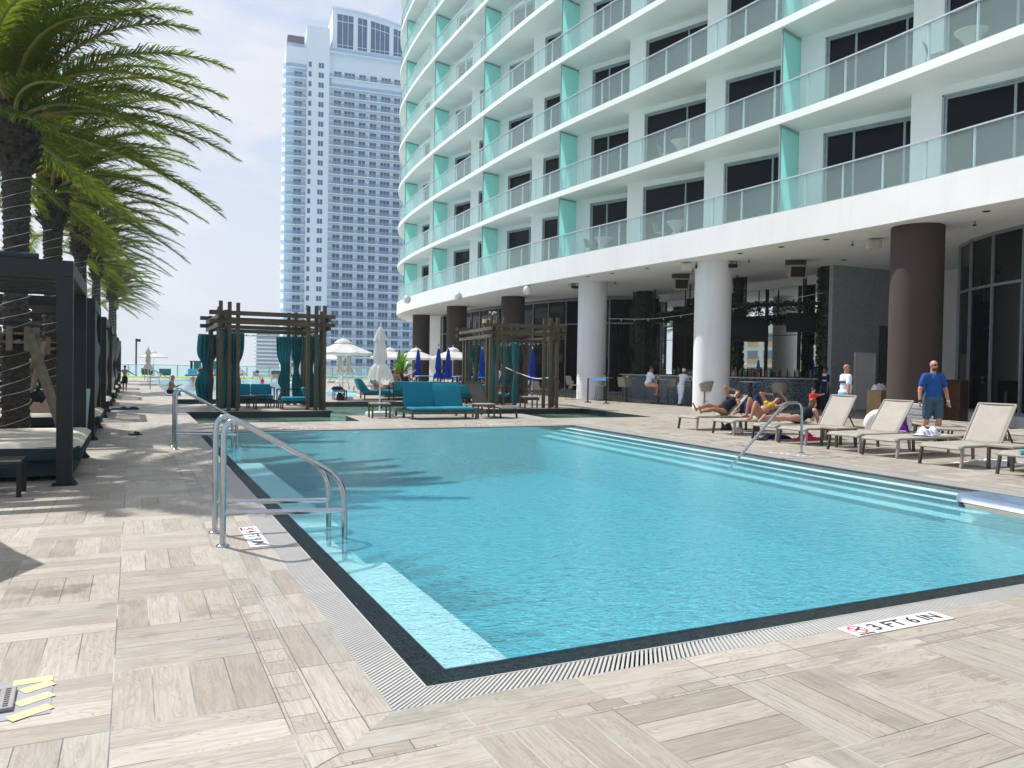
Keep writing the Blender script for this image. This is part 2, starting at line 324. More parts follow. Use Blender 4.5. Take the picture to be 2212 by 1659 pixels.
# palm parts
m, g = mat('palm_trunk_bark'); co = objco(g)
v = g.node('ShaderNodeTexBrick', {'Vector': g.node('ShaderNodeMapping', {'Vector': co, 'Rotation': (R(90), 0, 0)}).outputs[0], 'Scale': 7., 'Color1': (.055, .048, .042, 1), 'Color2': (.11, .096, .082, 1), 'Mortar': (.015, .013, .011, 1), 'Mortar Size': .05})
n = g.noise(co, 14, 5, .7)
c = g.mix(g.ramp(n, [(.35, 0), (.7, .8)]), (.030, .025, .021), (.125, .108, .09))
out(g, pbr(g, c, .9, 0, bumpn(g, n, 1., .06))); M['bark'] = m
def leafmat(name, a, b_, tr=.5):
    m, g = mat(name); co = objco(g)
    c = g.mix(g.noise(co, 1.3, 3), a, b_)
    s = pbr(g, c, .42, spec=.4); t = g.node('ShaderNodeBsdfTranslucent', {'Color': g.mix(1., c, (2.1, 1.9, .9), 'MULTIPLY')}).outputs[0]
    out(g, g.node('ShaderNodeMixShader', {0: tr, 1: s, 2: t}).outputs[0]); return m
M['frond'] = leafmat('palm_leaflets', (.045, .100, .018), (.125, .160, .026))
M['rachis'] = leafmat('palm_leaf_stems', (.24, .20, .045), (.33, .27, .07), .15)
M['deadfrond'] = leafmat('dry_leaf', (.16, .12, .05), (.25, .19, .09), .3)

# ------------------------------------------------------------ mesh helpers
class MB:
    def __init__(s): s.v = []; s.f = []; s.mi = []; s.cur = 0
    def add(s, vs, fs):
        o = len(s.v); s.v += [tuple(v) for v in vs]; s.f += [tuple(i+o for i in f) for f in fs]; s.mi += [s.cur]*len(fs); return s
    def box(s, x0, x1, y0, y1, z0, z1):
        return s.add([(x0,y0,z0),(x1,y0,z0),(x1,y1,z0),(x0,y1,z0),(x0,y0,z1),(x1,y0,z1),(x1,y1,z1),(x0,y1,z1)],
                     [(0,3,2,1),(4,5,6,7),(0,1,5,4),(1,2,6,5),(2,3,7,6),(3,0,4,7)])
    def bar(s, a, b, w, h, up=(0,0,1)):
        a = Vector(a); b = Vector(b); d = (b-a).normalized(); u = Vector(up)
        if abs(d.dot(u)) > .99: u = Vector((0,1,0))
        sx = d.cross(u).normalized()*w/2; sz = sx.cross(d).normalized()*h/2
        return s.add([a-sx-sz,a+sx-sz,a+sx+sz,a-sx+sz,b-sx-sz,b+sx-sz,b+sx+sz,b-sx+sz],
                     [(0,3,2,1),(4,5,6,7),(0,1,5,4),(1,2,6,5),(2,3,7,6),(3,0,4,7)])
    def prism(s, poly, z0, z1):
        n = len(poly); vs = [(p[0],p[1],z0) for p in poly]+[(p[0],p[1],z1) for p in poly]
        return s.add(vs, [tuple(range(n))[::-1], tuple(range(n,2*n))]+[(i,(i+1)%n,n+(i+1)%n,n+i) for i in range(n)])
    def tube(s, pts, r, n=10, cap=True):
        pts = [Vector(p) for p in pts]; rs = r if isinstance(r, (list, tuple)) else [r]*len(pts)
        vs = []; pu = None
        for i, p in enumerate(pts):
            d = (pts[min(i+1,len(pts)-1)]-pts[max(i-1,0)]).normalized()
            if pu is None: pu = Vector((0,0,1)) if abs(d.z) < .9 else Vector((1,0,0))
            a = d.cross(pu).normalized(); b = a.cross(d).normalized(); pu = b
            vs += [p+(a*cos(2*PI*k/n)+b*sin(2*PI*k/n))*rs[i] for k in range(n)]
        m = len(pts); fs = [(i*n+k,i*n+(k+1)%n,(i+1)*n+(k+1)%n,(i+1)*n+k) for i in range(m-1) for k in range(n)]
        if cap: fs += [tuple(range(n))[::-1], tuple(range((m-1)*n,m*n))]
        return s.add(vs, fs)
    def lathe(s, prof, c=(0,0,0), n=24, sx=1., sy=1.):
        vs = [(c[0]+r*cos(2*PI*k/n)*sx, c[1]+r*sin(2*PI*k/n)*sy, c[2]+z) for r, z in prof for k in range(n)]
        m = len(prof); return s.add(vs, [(i*n+k,i*n+(k+1)%n,(i+1)*n+(k+1)%n,(i+1)*n+k) for i in range(m-1) for k in range(n)]+[tuple(range(n))[::-1], tuple(range((m-1)*n,m*n))])
    def ell(s, c, r, n=12, mrot=None):
        vs = []; k2 = n//2
        for i in range(k2+1):
            t = PI*i/k2
            for k in range(n):
                v = Vector((sin(t)*cos(2*PI*k/n)*r[0], sin(t)*sin(2*PI*k/n)*r[1], cos(t)*r[2]))
                if mrot is not None: v = mrot @ v
                vs.append(Vector(c)+v)
        return s.add(vs, [(i*n+k,(i+1)*n+k,(i+1)*n+(k+1)%n,i*n+(k+1)%n) for i in range(k2) for k in range(n)])
    def grid(s, fn, nu, nv):
        vs = [fn(i/nu, j/nv) for j in range(nv+1) for i in range(nu+1)]
        return s.add(vs, [(j*(nu+1)+i, j*(nu+1)+i+1, (j+1)*(nu+1)+i+1, (j+1)*(nu+1)+i) for j in range(nv) for i in range(nu)])
    def build(s, name, mt, parent=None, smooth=False, bevel=0., solid=0., sub=0):
        me = bpy.data.meshes.new(name); me.from_pydata(s.v, [], s.f)
        for q in (mt if isinstance(mt, (list, tuple)) else [mt]): me.materials.append(q)
        if isinstance(mt, (list, tuple)): me.polygons.foreach_set('material_index', s.mi)
        if smooth: me.polygons.foreach_set('use_smooth', [True]*len(me.polygons))
        me.update()
        o = bpy.data.objects.new(name, me); COL.objects.link(o)
        if smooth and smooth != 'all' :
            bm = bmesh.new(); bm.from_mesh(me)
            for e in bm.edges:
                if len(e.link_faces) == 2 and e.calc_face_angle(0) > R(42): e.smooth = False
            bm.to_mesh(me); bm.free()
        if bevel: b = o.modifiers.new('b', 'BEVEL'); b.width = bevel; b.segments = 2; b.limit_method = 'ANGLE'
        if solid: b = o.modifiers.new('s', 'SOLIDIFY'); b.thickness = solid; b.offset = 0
        if sub: b = o.modifiers.new('u', 'SUBSURF'); b.levels = sub; b.render_levels = sub
        if parent is not None: o.parent = parent
        return o
def tag(o, label=None, cat=None, group=None, kind=None):
    if label: o['label'] = label
    if cat: o['category'] = cat
    if group: o['group'] = group
    if kind: o['kind'] = kind
    return o
def empty(name, loc=(0,0,0), rz=0., label=None, cat=None, group=None):
    o = bpy.data.objects.new(name, None); COL.objects.link(o); o.location = loc; o.rotation_euler = (0,0,rz); o.empty_display_size = .2
    return tag(o, label, cat, group)
def struct(o): o['kind'] = 'structure'; return o
def copy_tree(o, parent=None):
    c = o.copy(); COL.objects.link(c)
    if parent is not None: c.parent = parent
    for ch in list(o.children): copy_tree(ch, c)
    return c
def place(proto, used, loc, rz=0., label=None, group=None, scale=None):
    o = proto if not used else copy_tree(proto)
    o.location = loc; o.rotation_euler = (0,0,rz)
    if label: o['label'] = label
    if group: o['group'] = group
    if scale: o.scale = (scale,)*3
    return o
def catmull(pts, n=8):
    P = [Vector(p) for p in pts]; P = [P[0]*2-P[1]]+P+[P[-1]*2-P[-2]]; o = []
    for i in range(1, len(P)-2):
        for k in range(n):
            t = k/n; a, b, c, d = P[i-1:i+3]
            o.append(.5*((2*b)+(c-a)*t+(2*a-5*b+4*c-d)*t*t+(3*b-a-3*c+d)*t**3))
    o.append(P[-2]); return o

# ------------------------------------------------------------ projection helpers (photo pixel <-> world, used to place and to skip what is out of view)
def ray(u, v): return CAMR @ Vector((u-CX, -(v-CY), -F))
def G(u, v, z=0.):
    r = ray(u, v); t = (z-HC)/r.z; return Vector((r.x*t, r.y*t, z))
def P(p):
    c = CAMR.transposed() @ (Vector(p)-Vector((0,0,HC))); return (CX+F*c.x/-c.z, CY-F*c.y/-c.z) if c.z < -.1 else (9e9, 9e9)
def seen(p, m=60):
    u, v = P(p); return -m < u < 2212+m and -m < v < 1659+m
# ================================================================= SETTING
# -- main pool outline (the right side runs at a slight angle)
def rx(y): return 9.72 + (y-3.6)*.0585
GO = [(1.03, 3.25), (rx(3.25)+.60, 3.25), (rx(18.62)+.60, 18.62), (1.03, 18.62)]
GI = [(1.25, 3.44), (rx(3.44)+.22, 3.44), (rx(18.32)+.22, 18.32), (1.27, 18.32)]
PI_ = [(1.42, 3.64), (rx(3.64), 3.64), (rx(18.12), 18.12), (1.42, 18.12)]
# -- deck sheet with openings for the pools, cut from a grid of strips
def deckprisms():
    mb = MB(); q = lambda pts: mb.add([(x, y, 0.) for x, y in pts], [tuple(range(len(pts)))])
    XL, XR = -9., 60.
    q([(XL, -12), (XR, -12), (XR, 2.89), (XL, 2.89)])
    q([(XL, 2.89), (.73, 2.89), (.73, 18.62), (XL, 18.62)])
    a, b = rx(2.89)+.9, rx(18.62)+.9
    q([(a, 2.89), (XR, 2.89), (XR, 18.62), (b, 18.62)])
    q([(XL, 18.62), (XR, 18.62), (XR, 21.), (XL, 21.)])
    q([(XL, 21), (1.48, 21), (1.48, 35.3), (XL, 35.3)])
    q([(5.6, 21), (11.45, 21), (11.75, 23.4), (5.8, 23.4)])                      # tongue
    q([(15.35, 21), (XR, 21), (XR, 35.3), (15.8, 35.3), (15.8, 26.2)])
    q([(1.48, 26), (5.92, 26), (5.92, 31), (1.48, 31)])                           # platform one
    q([(11.7, 26.2), (15.8, 26.2), (15.8, 31), (11.7, 31)])                       # platform two
    q([(5.5, 32.4), (15.8, 32.4), (15.8, 35.3), (5.5, 35.3)])
    q([(XL, 35.3), (XR, 35.3), (XR, 38.0), (9.4, 38.0), (1.48, 38.9), (XL, 38.9)])
    FP = [(9.4, 38.0), (10.5, 39.6), (11.4, 44), (11.5, 50), (10.2, 55), (11.6, 61), (12.9, 73), (9.6, 79), (4.4, 79), (1.48, 74)]
    q([(XL, 38.9), (1.48, 38.9), (1.48, 74), (XL, 74)])
    ps = FP[:8]
    for i in range(7): q([ps[i], (XR, ps[i][1]), (XR, ps[i+1][1]), ps[i+1]])
    q([(XL, 74), (1.48, 74), (4.4, 79), (XL, 79)])
    q([(XL, 79), (XR, 79), (XR, 96), (XL, 96)])
    return mb, FP
dmb, FP = deckprisms()
struct(dmb.build('deck', M['deck']))
mb = MB(); mb.box(-9, 60, -12, 96, -1.95, -1.9); mb.box(-9, -8.9, -12, 96, -20, -.004); mb.box(-9, 60, 96, 96.1, -20, -.004)
struct(mb.build('deck_slab', M['concrete']))
# coping (double plank rows) and small-piece strip
mb = MB(); z = .0; fl = lambda mb, pts, z=0.: mb.add([(x, y, z) for x, y in pts], [tuple(range(len(pts)))])
fl(mb, [(.73, 2.97), (rx(2.97)+.9, 2.97), GO[1], GO[0]]); fl(mb, [(1.03, 18.62), GO[2], (rx(18.62)+.9, 18.62+.0), (1.03, 18.625)])
struct(mb.build('coping_front', M['copx']))
mb = MB(); fl(mb, [(.73, 2.97), (1.03, 3.25), (1.03, 18.62), (.73, 18.62)]); fl(mb, [(rx(2.97)+.9, 2.97), (rx(18.62)+.9, 18.62), GO[2], GO[1]])
struct(mb.build('coping_side', M['copy']))
mb = MB(); fl(mb, [(.73, 2.89), (rx(2.89)+.9, 2.89), (rx(2.97)+.9, 2.97), (.73, 2.97)]); struct(mb.build('border_strip', deckmat('border_pieces', oy=2.89, border='x', bl=.168, bw=.08)))
mb = MB(); fl(mb, [(.605, 2.89), (.73, 2.97), (.73, 18.62), (.605, 18.62)], .002); struct(mb.build('border_strip_side', deckmat('border_pieces_side', ox=.605, border='y', bl=.168, bw=.125)))
mb = MB()
def grate(mb, o0, o1, i0, i1):
    o0, o1, i0, i1 = map(Vector, (o0, o1, i0, i1)); L = (o1-o0).length; n = int(L/.030)
    for k in range(n):
        t0, t1 = (k+.22)/n, (k+.78)/n
        a, b, c, d = o0.lerp(o1, t0), o0.lerp(o1, t1), i0.lerp(i1, t1), i0.lerp(i1, t0)
        mb.add([(a.x, a.y, -.002), (b.x, b.y, -.002), (c.x, c.y, -.004), (d.x, d.y, -.004), (a.x, a.y, -.03), (b.x, b.y, -.03), (c.x, c.y, -.03), (d.x, d.y, -.03)],
               [(0,1,2,3), (0,4,5,1), (1,5,6,2), (2,6,7,3), (3,7,4,0)])
    for s, e in ((o0, o1), (i0, i1)): mb.bar((s.x, s.y, -.012), (e.x, e.y, -.012), .008, .02)
for i in range(4): grate(mb, GO[i], GO[(i+1)%4], GI[i], GI[(i+1)%4])
struct(mb.build('overflow_grate', M['grate']))
def ring(mb, A, B, za, zb):
    n = len(A)
    for i in range(n): j = (i+1)%n; mb.add([(*A[i], za), (*A[j], za), (*B[j], zb), (*B[i], zb)], [(0,1,2,3)])
mb = MB(); ring(mb, GO, GI, -.09, -.09); ring(mb, GO, GO, -.09, -.002); struct(mb.build('overflow_channel', M['deepgrey']))
mb = MB(); ring(mb, GI, GI, -.09, -.018); ring(mb, GI, PI_, -.018, -.017); ring(mb, PI_, PI_, -.017, -.10); struct(mb.build('pool_rim_tiles', M['mosaic']))
mb = MB(); ring(mb, PI_, PI_, -.10, -1.6); mb.add([(PI_[0][0], PI_[0][1], -1.5), (PI_[1][0], PI_[1][1], -1.05), (PI_[2][0], PI_[2][1], -1.05), (PI_[3][0], PI_[3][1], -1.5)], [(0, 1, 2, 3)]); struct(mb.build('pool_basin', M['plaster']))
mb = MB()
for y0, y1 in ((3.71, 6.35), (8.0, 13.6), (16.0, 18.1)): mb.box(1.425, 1.93, y0, y1, -1.49, -.15)
for k in range(3): mb.box(1.425, 1.75+.3*k, 6.36, 7.99, -1.45, -.2-.22*k)
mb.box(1.425, 1.8, 13.65, 15.95, -1.45, -.4)
SO = (0, .30, .52, .76, 1.04); SD = (-.055, -.105, -.16, -.23)
for k in range(4):
    x0a, x0b = rx(3.6)-SO[k+1], rx(18.1)-SO[k+1]; x1a, x1b = rx(3.6)-SO[k]-.003, rx(18.1)-SO[k]-.003
    mb.prism([(x0a, 3.71), (x1a, 3.71), (x1b, 18.10), (x0b, 18.10)], -1.2, SD[k])
struct(mb.build('pool_bench_and_steps', M['bench']))
mb = MB()
for k in range(4):
    xa, xb = rx(3.6)-SO[k+1], rx(18.1)-SO[k+1]; zt = SD[k]+.003
    mb.prism([(xa-.004, 3.63), (xa+.07, 3.66), (xb+.07, 18.09), (xb-.004, 18.09)], zt-.05, zt)
struct(mb.build('step_nosing_tiles', M['stepedge']))
mb = MB(); mb.prism(PI_, -1.7, -.012); struct(mb.build('pool_water', M['water']))
mb = MB(); ring(mb, GI, PI_, -.010, -.0125); struct(mb.build('rim_water', M['rimwater']))
# -- basins round the two pergola platforms
BAS = [(1.48, 21.), (15.35, 21.), (15.8, 26.2), (15.8, 35.3), (1.48, 35.3)]
mb = MB(); fl(mb, BAS, -.5); struct(mb.build('basin_floor', M['basin']))
mb = MB()
def wall(mb, pts, closed=True):
    n = len(pts)
    for i in range(n if closed else n-1):
        a, b = pts[i], pts[(i+1)%n]; mb.add([(*a, -.85), (*b, -.85), (*b, -.004), (*a, -.004)], [(0,1,2,3)])
wall(mb, BAS); wall(mb, [(5.6, 21), (5.8, 23.4), (11.75, 23.4), (11.45, 21)], False); wall(mb, [(1.48, 26), (5.92, 26), (5.92, 31), (1.48, 31)]); wall(mb, [(11.7, 26.2), (15.8, 26.2), (15.8, 31), (11.7, 31)]); wall(mb, [(5.5, 35.3), (5.5, 32.4), (15.8, 32.4)], False)
struct(mb.build('basin_walls', simple('dark_basin_wall', (.012, .022, .03), .3, bump=.1)))
mb = MB(); fl(mb, BAS, -.2); struct(mb.build('basin_water', M['water2']))
mb = MB()
for y0, y1, z0 in ((26, 31, 0), ): mb.box(1.45, 5.99, 25.93, 26.0, -.06, .004); mb.box(5.92, 5.99, 26, 31, -.06, .004)
mb.box(11.63, 15.8, 26.13, 26.2, -.06, .004); mb.box(11.63, 11.7, 26.2, 31, -.06, .004)
struct(mb.build('platform_edge', M['darkmetal']))
# -- far pool
mb = MB(); FPL = [(1.48, 38.9)]+FP
ring(mb, FPL, FPL, -.002, -1.0); fl(mb, FPL, -1.0); struct(mb.build('far_pool_basin', M['palebasin']))
mb = MB(); fl(mb, FPL, -.06); struct(mb.build('far_pool_water', M['water3']))
mb = MB(); fl(mb, [(-1.5, 86), (30, 86), (30, 95.5), (-1.5, 95.5)], .012); struct(mb.build('lawn', M['grass']))
mb = MB(); fl(mb, [(-30000, -2000), (40000, -2000), (40000, 45000), (-30000, 45000)], -22.); struct(mb.build('sea', M['sea']))

# ================================================================= HOTEL
hotel = empty('hotel_building', (20, 40, 0), 0, 'white curved hotel with glass balconies and teal dividers above the pool bar', 'hotel')
HB = Matrix.Translation((-20, -40, 0))
def hp(mb, name, mt, smooth=False, **k):
    o = mb.build(name, mt, hotel, smooth, **k); o.location = (-20, -40, 0); return o
FCc = catmull([(21.2,-14,0),(20.5,-3,0),(20.1,6,0),(20.03,12,0),(20.12,17.7,0),(19.65,26,0),(19.1,32.7,0),(18.82,38.7,0),(18.9,45,0),(19.12,53,0),(19.6,59.5,0),(20.5,65.2,0),(22.1,69.4,0),(25.0,74.5,0),(30,80,0),(38,84.5,0)], 10)
def resample(c, step):
    o = [c[0].copy()]; acc = 0
    for a, b in zip(c, c[1:]):
        L = (b-a).length; d = step-acc
        while d <= L: o.append(a.lerp(b, d/L)); d += step
        acc = (acc+L) % step
    return o
def offs(c, d):
    o = []
    for i, p in enumerate(c):
        t = (c[min(i+1, len(c)-1)]-c[max(i-1, 0)]).normalized(); o.append(p+Vector((t.y, -t.x, 0))*d)
    return o
def fx(y):
    for a, b in zip(FCc, FCc[1:]):
        if a.y <= y <= b.y: return a.x+(b.x-a.x)*(y-a.y)/(b.y-a.y)
    return FCc[0].x
NF = 9; ZT = lambda k: 7.05+3.32*k
FR = resample(FCc, .7)
for k in range(NF+1):
    mb = MB(); zt = ZT(k); zb = 6.0 if k == 0 else zt-.26
    poly = [(p.x, p.y) for p in FR]+[(60, 84.5), (60, -14)]
    mb.prism(poly, zb, zt)
    mb.prism([(p.x, p.y) for p in offs(FR, .0)][:0] or [(30,0),(30.1,0),(30.1,.1)], zt-.02, zt-.01)
    hp(mb, 'floor_slab', M['stucco'] if k == 0 else M['stucco2'])
FP1 = offs(FCc, .07); FJ = resample(FP1, 1.45)
for k in range(NF):
    zt = ZT(k)
    vis = [seen((p.x, p.y, zt+.6), 150) or seen((p.x, p.y, zt-.6), 150) for p in FJ]
    g_ = MB(); r_ = MB(); p_ = MB(); c_ = MB()
    for i, (a, b) in enumerate(zip(FJ, FJ[1:])):
        if not (vis[i] or vis[i+1]): continue
        t = (b-a).normalized(); a2 = a+t*.012; b2 = b-t*.012
        g_.bar((a2.x, a2.y, zt+.56), (b2.x, b2.y, zt+.56), .014, 1.04)
        r_.bar((a.x, a.y, zt+1.115), (b.x, b.y, zt+1.115), .085, .045)
        n = Vector((t.y, -t.x, 0)); q = a+n*.07
        p_.bar((q.x, q.y, zt+.0), (q.x, q.y, zt+1.09), .05, .05, (t.x, t.y, 0))
        c_.bar((a.x, a.y, zt+.02), (b.x, b.y, zt+.02), .05, .035)
    if g_.v:
        hp(g_, 'glass_railing', M['balglass']); hp(r_, 'hand_rail', M['railcap']); hp(p_, 'railing_posts', M['whitemetal']); hp(c_, 'base_channel', M['framegrey'])
CY_ = [-6.8, -2.2, 2.5, 7.2, 11.9, 16.4, 20.75, 25.5, 30.45, 34.6, 39.3, 43.9, 48.6, 53.3, 57.9, 62.4, 66.0]
DIVY = {7.2, 20.75, 34.6, 43.9, 53.3, 62.4}
CR = lambda y: Vector((fx(y)+1.3, y, 0))
winproto = {}
def window(wd, ht, np_):
    key = (round(wd, 1), np_)
    if key in winproto:
        o = winproto[key].copy(); COL.objects.link(o); return o
    mb = MB(); wd = key[0]; mb.box(0, wd, -.02, 0, 0, ht); mb.cur = 1
    fw = .07
    for x in [0]+[wd*t for t in ((.5,) if np_ == 2 else (.27, .72))]+[wd-fw]: mb.box(x-(0 if x in (0, wd-fw) else fw/2), x+(fw if x in (0, wd-fw) else fw/2), -.07, .01, 0, ht)
    mb.box(0, wd, -.075, .01, ht-fw, ht); mb.box(0, wd, -.075, .01, 0, fw)
    mb.cur = 1; mb.box(-.06, 0, -.12, .0, -.0, ht+.06); mb.box(-.06, wd, -.12, .0, ht, ht+.06)
    o = mb.build('window', [M['window'], M['framegrey']]); winproto[key] = o; return o
for k in range(NF):
    zt = ZT(k); h = 3.06; wl = MB()
    for i in range(1, len(CY_)):
        c0 = CR(CY_[i]); c1 = CR(CY_[i-1]); deep = c1+Vector((1.35, .02, 0))
        d = (deep-c0); L = d.length; t = d.normalized(); n = Vector((-t.y, t.x, 0))   # n points inwards/outwards
        if not (seen((c0.x, c0.y, zt+1.5), 300) or seen((c1.x, c1.y, zt+1.5), 300)): continue
        th = .2; nn = n if n.x > 0 else -n
        A, B = c0, c0+t*.95; Cc, D = deep, deep+Vector((.2, -.0, 0))
        wt = 2.82
        wl.add([(A.x, A.y, zt), (B.x, B.y, zt), (B.x, B.y, zt+h), (A.x, A.y, zt+h)], [(0,1,2,3)])
        wl.add([(B.x, B.y, zt+wt), (Cc.x, Cc.y, zt+wt), (Cc.x, Cc.y, zt+h), (B.x, B.y, zt+h)], [(0,1,2,3)])
        wl.add([(Cc.x, Cc.y, zt), (c1.x, c1.y, zt), (c1.x, c1.y, zt+h), (Cc.x, Cc.y, zt+h)], [(0,1,2,3)])
        np_ = 2 if i % 3 else 3
        wd = L-.97
        o = window(wd, wt-.06, np_); o.parent = hotel
        p0 = B+nn*.10; wa = math.atan2(t.y, t.x)
        # local x runs along the wall; the frame's outer side is -y
        o.location = (p0.x-20, p0.y-40, zt+.0); o.rotation_euler = (0, 0, wa)
        # pier beside the divider
        pz = c0-t*0
    hp(wl, 'facade_wall', M['stucco2'])
    for y in DIVY:
        if not seen((fx(y), y, zt+1.5), 150): continue
        a = Vector((fx(y)+.12, y-.30, 0)); b = Vector((fx(y)+1.85, y+.20, 0)); mb = MB()
        m_ = a.lerp(b, .48)
        mb.bar((a.x, a.y, zt+1.50), (m_.x, m_.y, zt+1.50), .03, 2.94); d = (b-a).normalized()*.012; mb.bar((m_.x+d.x, m_.y+d.y, zt+1.50), (b.x, b.y, zt+1.50), .03, 2.94)
        mb.cur = 1; mb.bar((a.x, a.y, zt+3.0), (b.x, b.y, zt+3.0), .09, .06); mb.bar((a.x, a.y, zt), (a.x, a.y, zt+2.97), .05, .05, (1, 0, 0))
        hp(mb, 'balcony_divider', [M['teal_glass'], M['framegrey']])
# columns
for (x, y, mk) in ((21.35, 16., 'b'), (21.4, 25.3, 'w'), (21.3, 34.5, 'w'), (21.35, 44.0, 'b'), (21.3, 53.3, 'b'), (22.3, 64., 'b'), (21.4, 7., 'b')):
    mb = MB(); mb.lathe([(.74, 0), (.74, 5.998)], (x, y, 0), 40); hp(mb, 'column', M['colwhite'] if mk == 'w' else M['colbrown'], True)
# ground-floor curtain walls
def curtain(pts, step, z0, z1, ztr, plinth=None, name='curtain_wall'):
    c = resample(catmull([(*p, 0) for p in pts], 8), step); gl = MB(); mu = MB()
    for i, (a, b) in enumerate(zip(c, c[1:])):
        gl.bar((a.x, a.y, (z0+z1)/2), (b.x, b.y, (z0+z1)/2), .02, z1-z0)
        for z in (z0+.05, ztr, z1-.05): mu.bar((a.x, a.y, z), (b.x, b.y, z), .12, .08 if z == ztr else .11)
    for i, a in enumerate(c):
        t = (c[min(i+1, len(c)-1)]-c[max(i-1, 0)]).normalized(); mu.bar((a.x, a.y, z0), (a.x, a.y, z1), .075, .15, (t.y, -t.x, 0))
    hp(gl, name, M['curtainwall']); hp(mu, 'mullions', M['mullion'])
    if plinth:
        pb = MB()
        for a, b in zip(c, c[1:]): pb.bar((a.x, a.y, z0/2), (b.x, b.y, z0/2), .3, z0-.002)
        hp(pb, 'plinth', M['concrete'])
curtain([(22.9, -3), (22.75, 4), (22.9, 9.5), (23.3, 13.2), (24.0, 15.3), (25.0, 16.9), (26.4, 18.1), (28.5, 18.9)], 1.32, .34, 5.995, 4.35, True)
curtain([(28.0, 37.6), (27.2, 38.9), (25.6, 40.3), (24.7, 42.3), (23.9, 45.5), (23.55, 50), (23.45, 56), (23.5, 61.5), (24.2, 64), (25.6, 65.4)], 1.6, .12, 5.9, 4.35)
mb = MB(); mb.bar((24.3, 69.3, 3), (25.4, 65.2, 3), .2, 5.99); mb.bar((24.3, 69.3, 3), (30, 76, 3), .2, 5.99); hp(mb, 'end_wall', M['stucco'])
# recess behind the bar: white return wall with door, mirrored back wall
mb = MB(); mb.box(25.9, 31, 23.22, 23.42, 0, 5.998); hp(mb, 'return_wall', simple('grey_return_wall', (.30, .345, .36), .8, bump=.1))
mb = MB(); mb.box(27.3, 28.35, 23.15, 23.215, .02, 2.35); mb.cur = 1; mb.box(27.22, 27.3, 23.12, 23.215, 0, 2.43); mb.box(28.35, 28.43, 23.12, 23.215, 0, 2.43); mb.box(27.3, 28.35, 23.12, 23.215, 2.35, 2.43); hp(mb, 'door', [M['colwhite'], M['whitemetal']])
mb = MB(); mb.box(28.7, 30.0, 23.14, 23.21, .9, 3.6); hp(mb, 'menu_board', M['greysign'])
mb = MB(); mb.box(31, 31.2, 19, 23.4, 0, 5.998); mb.box(28.5, 31.1, 18.9, 19.1, 0, 5.998); hp(mb, 'inner_wall', M['stucco'])
mb = MB(); mb.box(28.0, 28.05, 23.42, 37.8, .9, 5.6); hp(mb, 'bar_mirror', M['mirror'])
mb = MB(); mb.box(28.05, 28.3, 23.42, 38, 0, 5.998); mb.box(27.9, 28.05, 23.42, 37.9, 5.6, 5.998); hp(mb, 'mirror_wall', M['stucco'])
mb = MB()
for y in (24.9, 27.0, 29.1, 31.6, 33.4, 35.2): mb.box(27.93, 27.995, y-.05, y+.05, .9, 5.6)
mb.box(27.95, 27.995, 23.42, 37.8, 3.3, 3.33); hp(mb, 'mirror_frames', M['black'])
# details on the soffit: sprinklers, downlights, sensors
def soff(u, v): return G(u, v, 6.)
for (u, v, kd) in ((1688, 533, 0), (1785, 517, 0), (1842, 521, 1), (2131, 456, 0), (2106, 477, 1), (1823, 561, 0), (1270, 597, 0), (1323, 590, 0), (1398, 579, 0), (1599, 547, 0), (1496, 579, 1), (1618, 558, 1), (1329, 607, 1), (1500, 610, 1), (1244, 620, 1), (1703, 581, 1)):
    p = soff(u, v); mb = MB()
    if kd == 0: mb.lathe([(.09, -.02), (.11, -.004)], (p.x, p.y, 6.), 12)
    else: mb.lathe([(.012, -.14), (.012, -.004)], (p.x, p.y, 6.), 6); mb.lathe([(.07, -.14), (.02, -.10)], (p.x, p.y, 6.), 8)
    hp(mb, 'downlight' if kd == 0 else 'sprinkler', M['colbrown'] if kd == 0 else M['black'])
for (u, v) in ((1140, 630), (992, 644), (883, 651)):
    p = soff(u-2, v-12); mb = MB(); mb.ell((p.x-.2, p.y-.5, 5.72), (.24, .24, .26)); mb.bar((p.x-.2, p.y-.5, 5.9), (p.x-.2, p.y-.5, 5.998), .1, .1, (1,0,0)); hp(mb, 'dome_camera', M['whitemetal'], True)
# ================================================================= TOWERS
def depthpt(u, v, d): r = ray(u, v); return Vector((0, 0, HC))+r*(d/F)
T0 = depthpt(611, 790, 240.); TZ = -22.
tw = empty('apartment_tower', (T0.x, T0.y, TZ), R(-6.6), 'tall white apartment tower with blue windows and stacked balconies left of the hotel', 'tower')
zt_top = lambda v, u=650: depthpt(u, v, 242.).z-TZ
H1 = zt_top(160, 630); FH = 3.0; x0m = .0
mb = MB()
mb.box(6.1, 13.0, .0, 25, 0, zt_top(60, 690))          # solid part with punched windows
mb.box(0, 6.1, 1.7, 22, 0, zt_top(140, 630)); mb.box(0, 6.1, .2, 22, zt_top(140, 630)-1.6, zt_top(108, 630))
mb.box(13.0, 66, 1.7, 28, 0, zt_top(95, 760))
mb.box(13.6, 62, .9, 27, zt_top(186, 760), zt_top(166, 760))
mb.build('wall', M['tower'], tw)
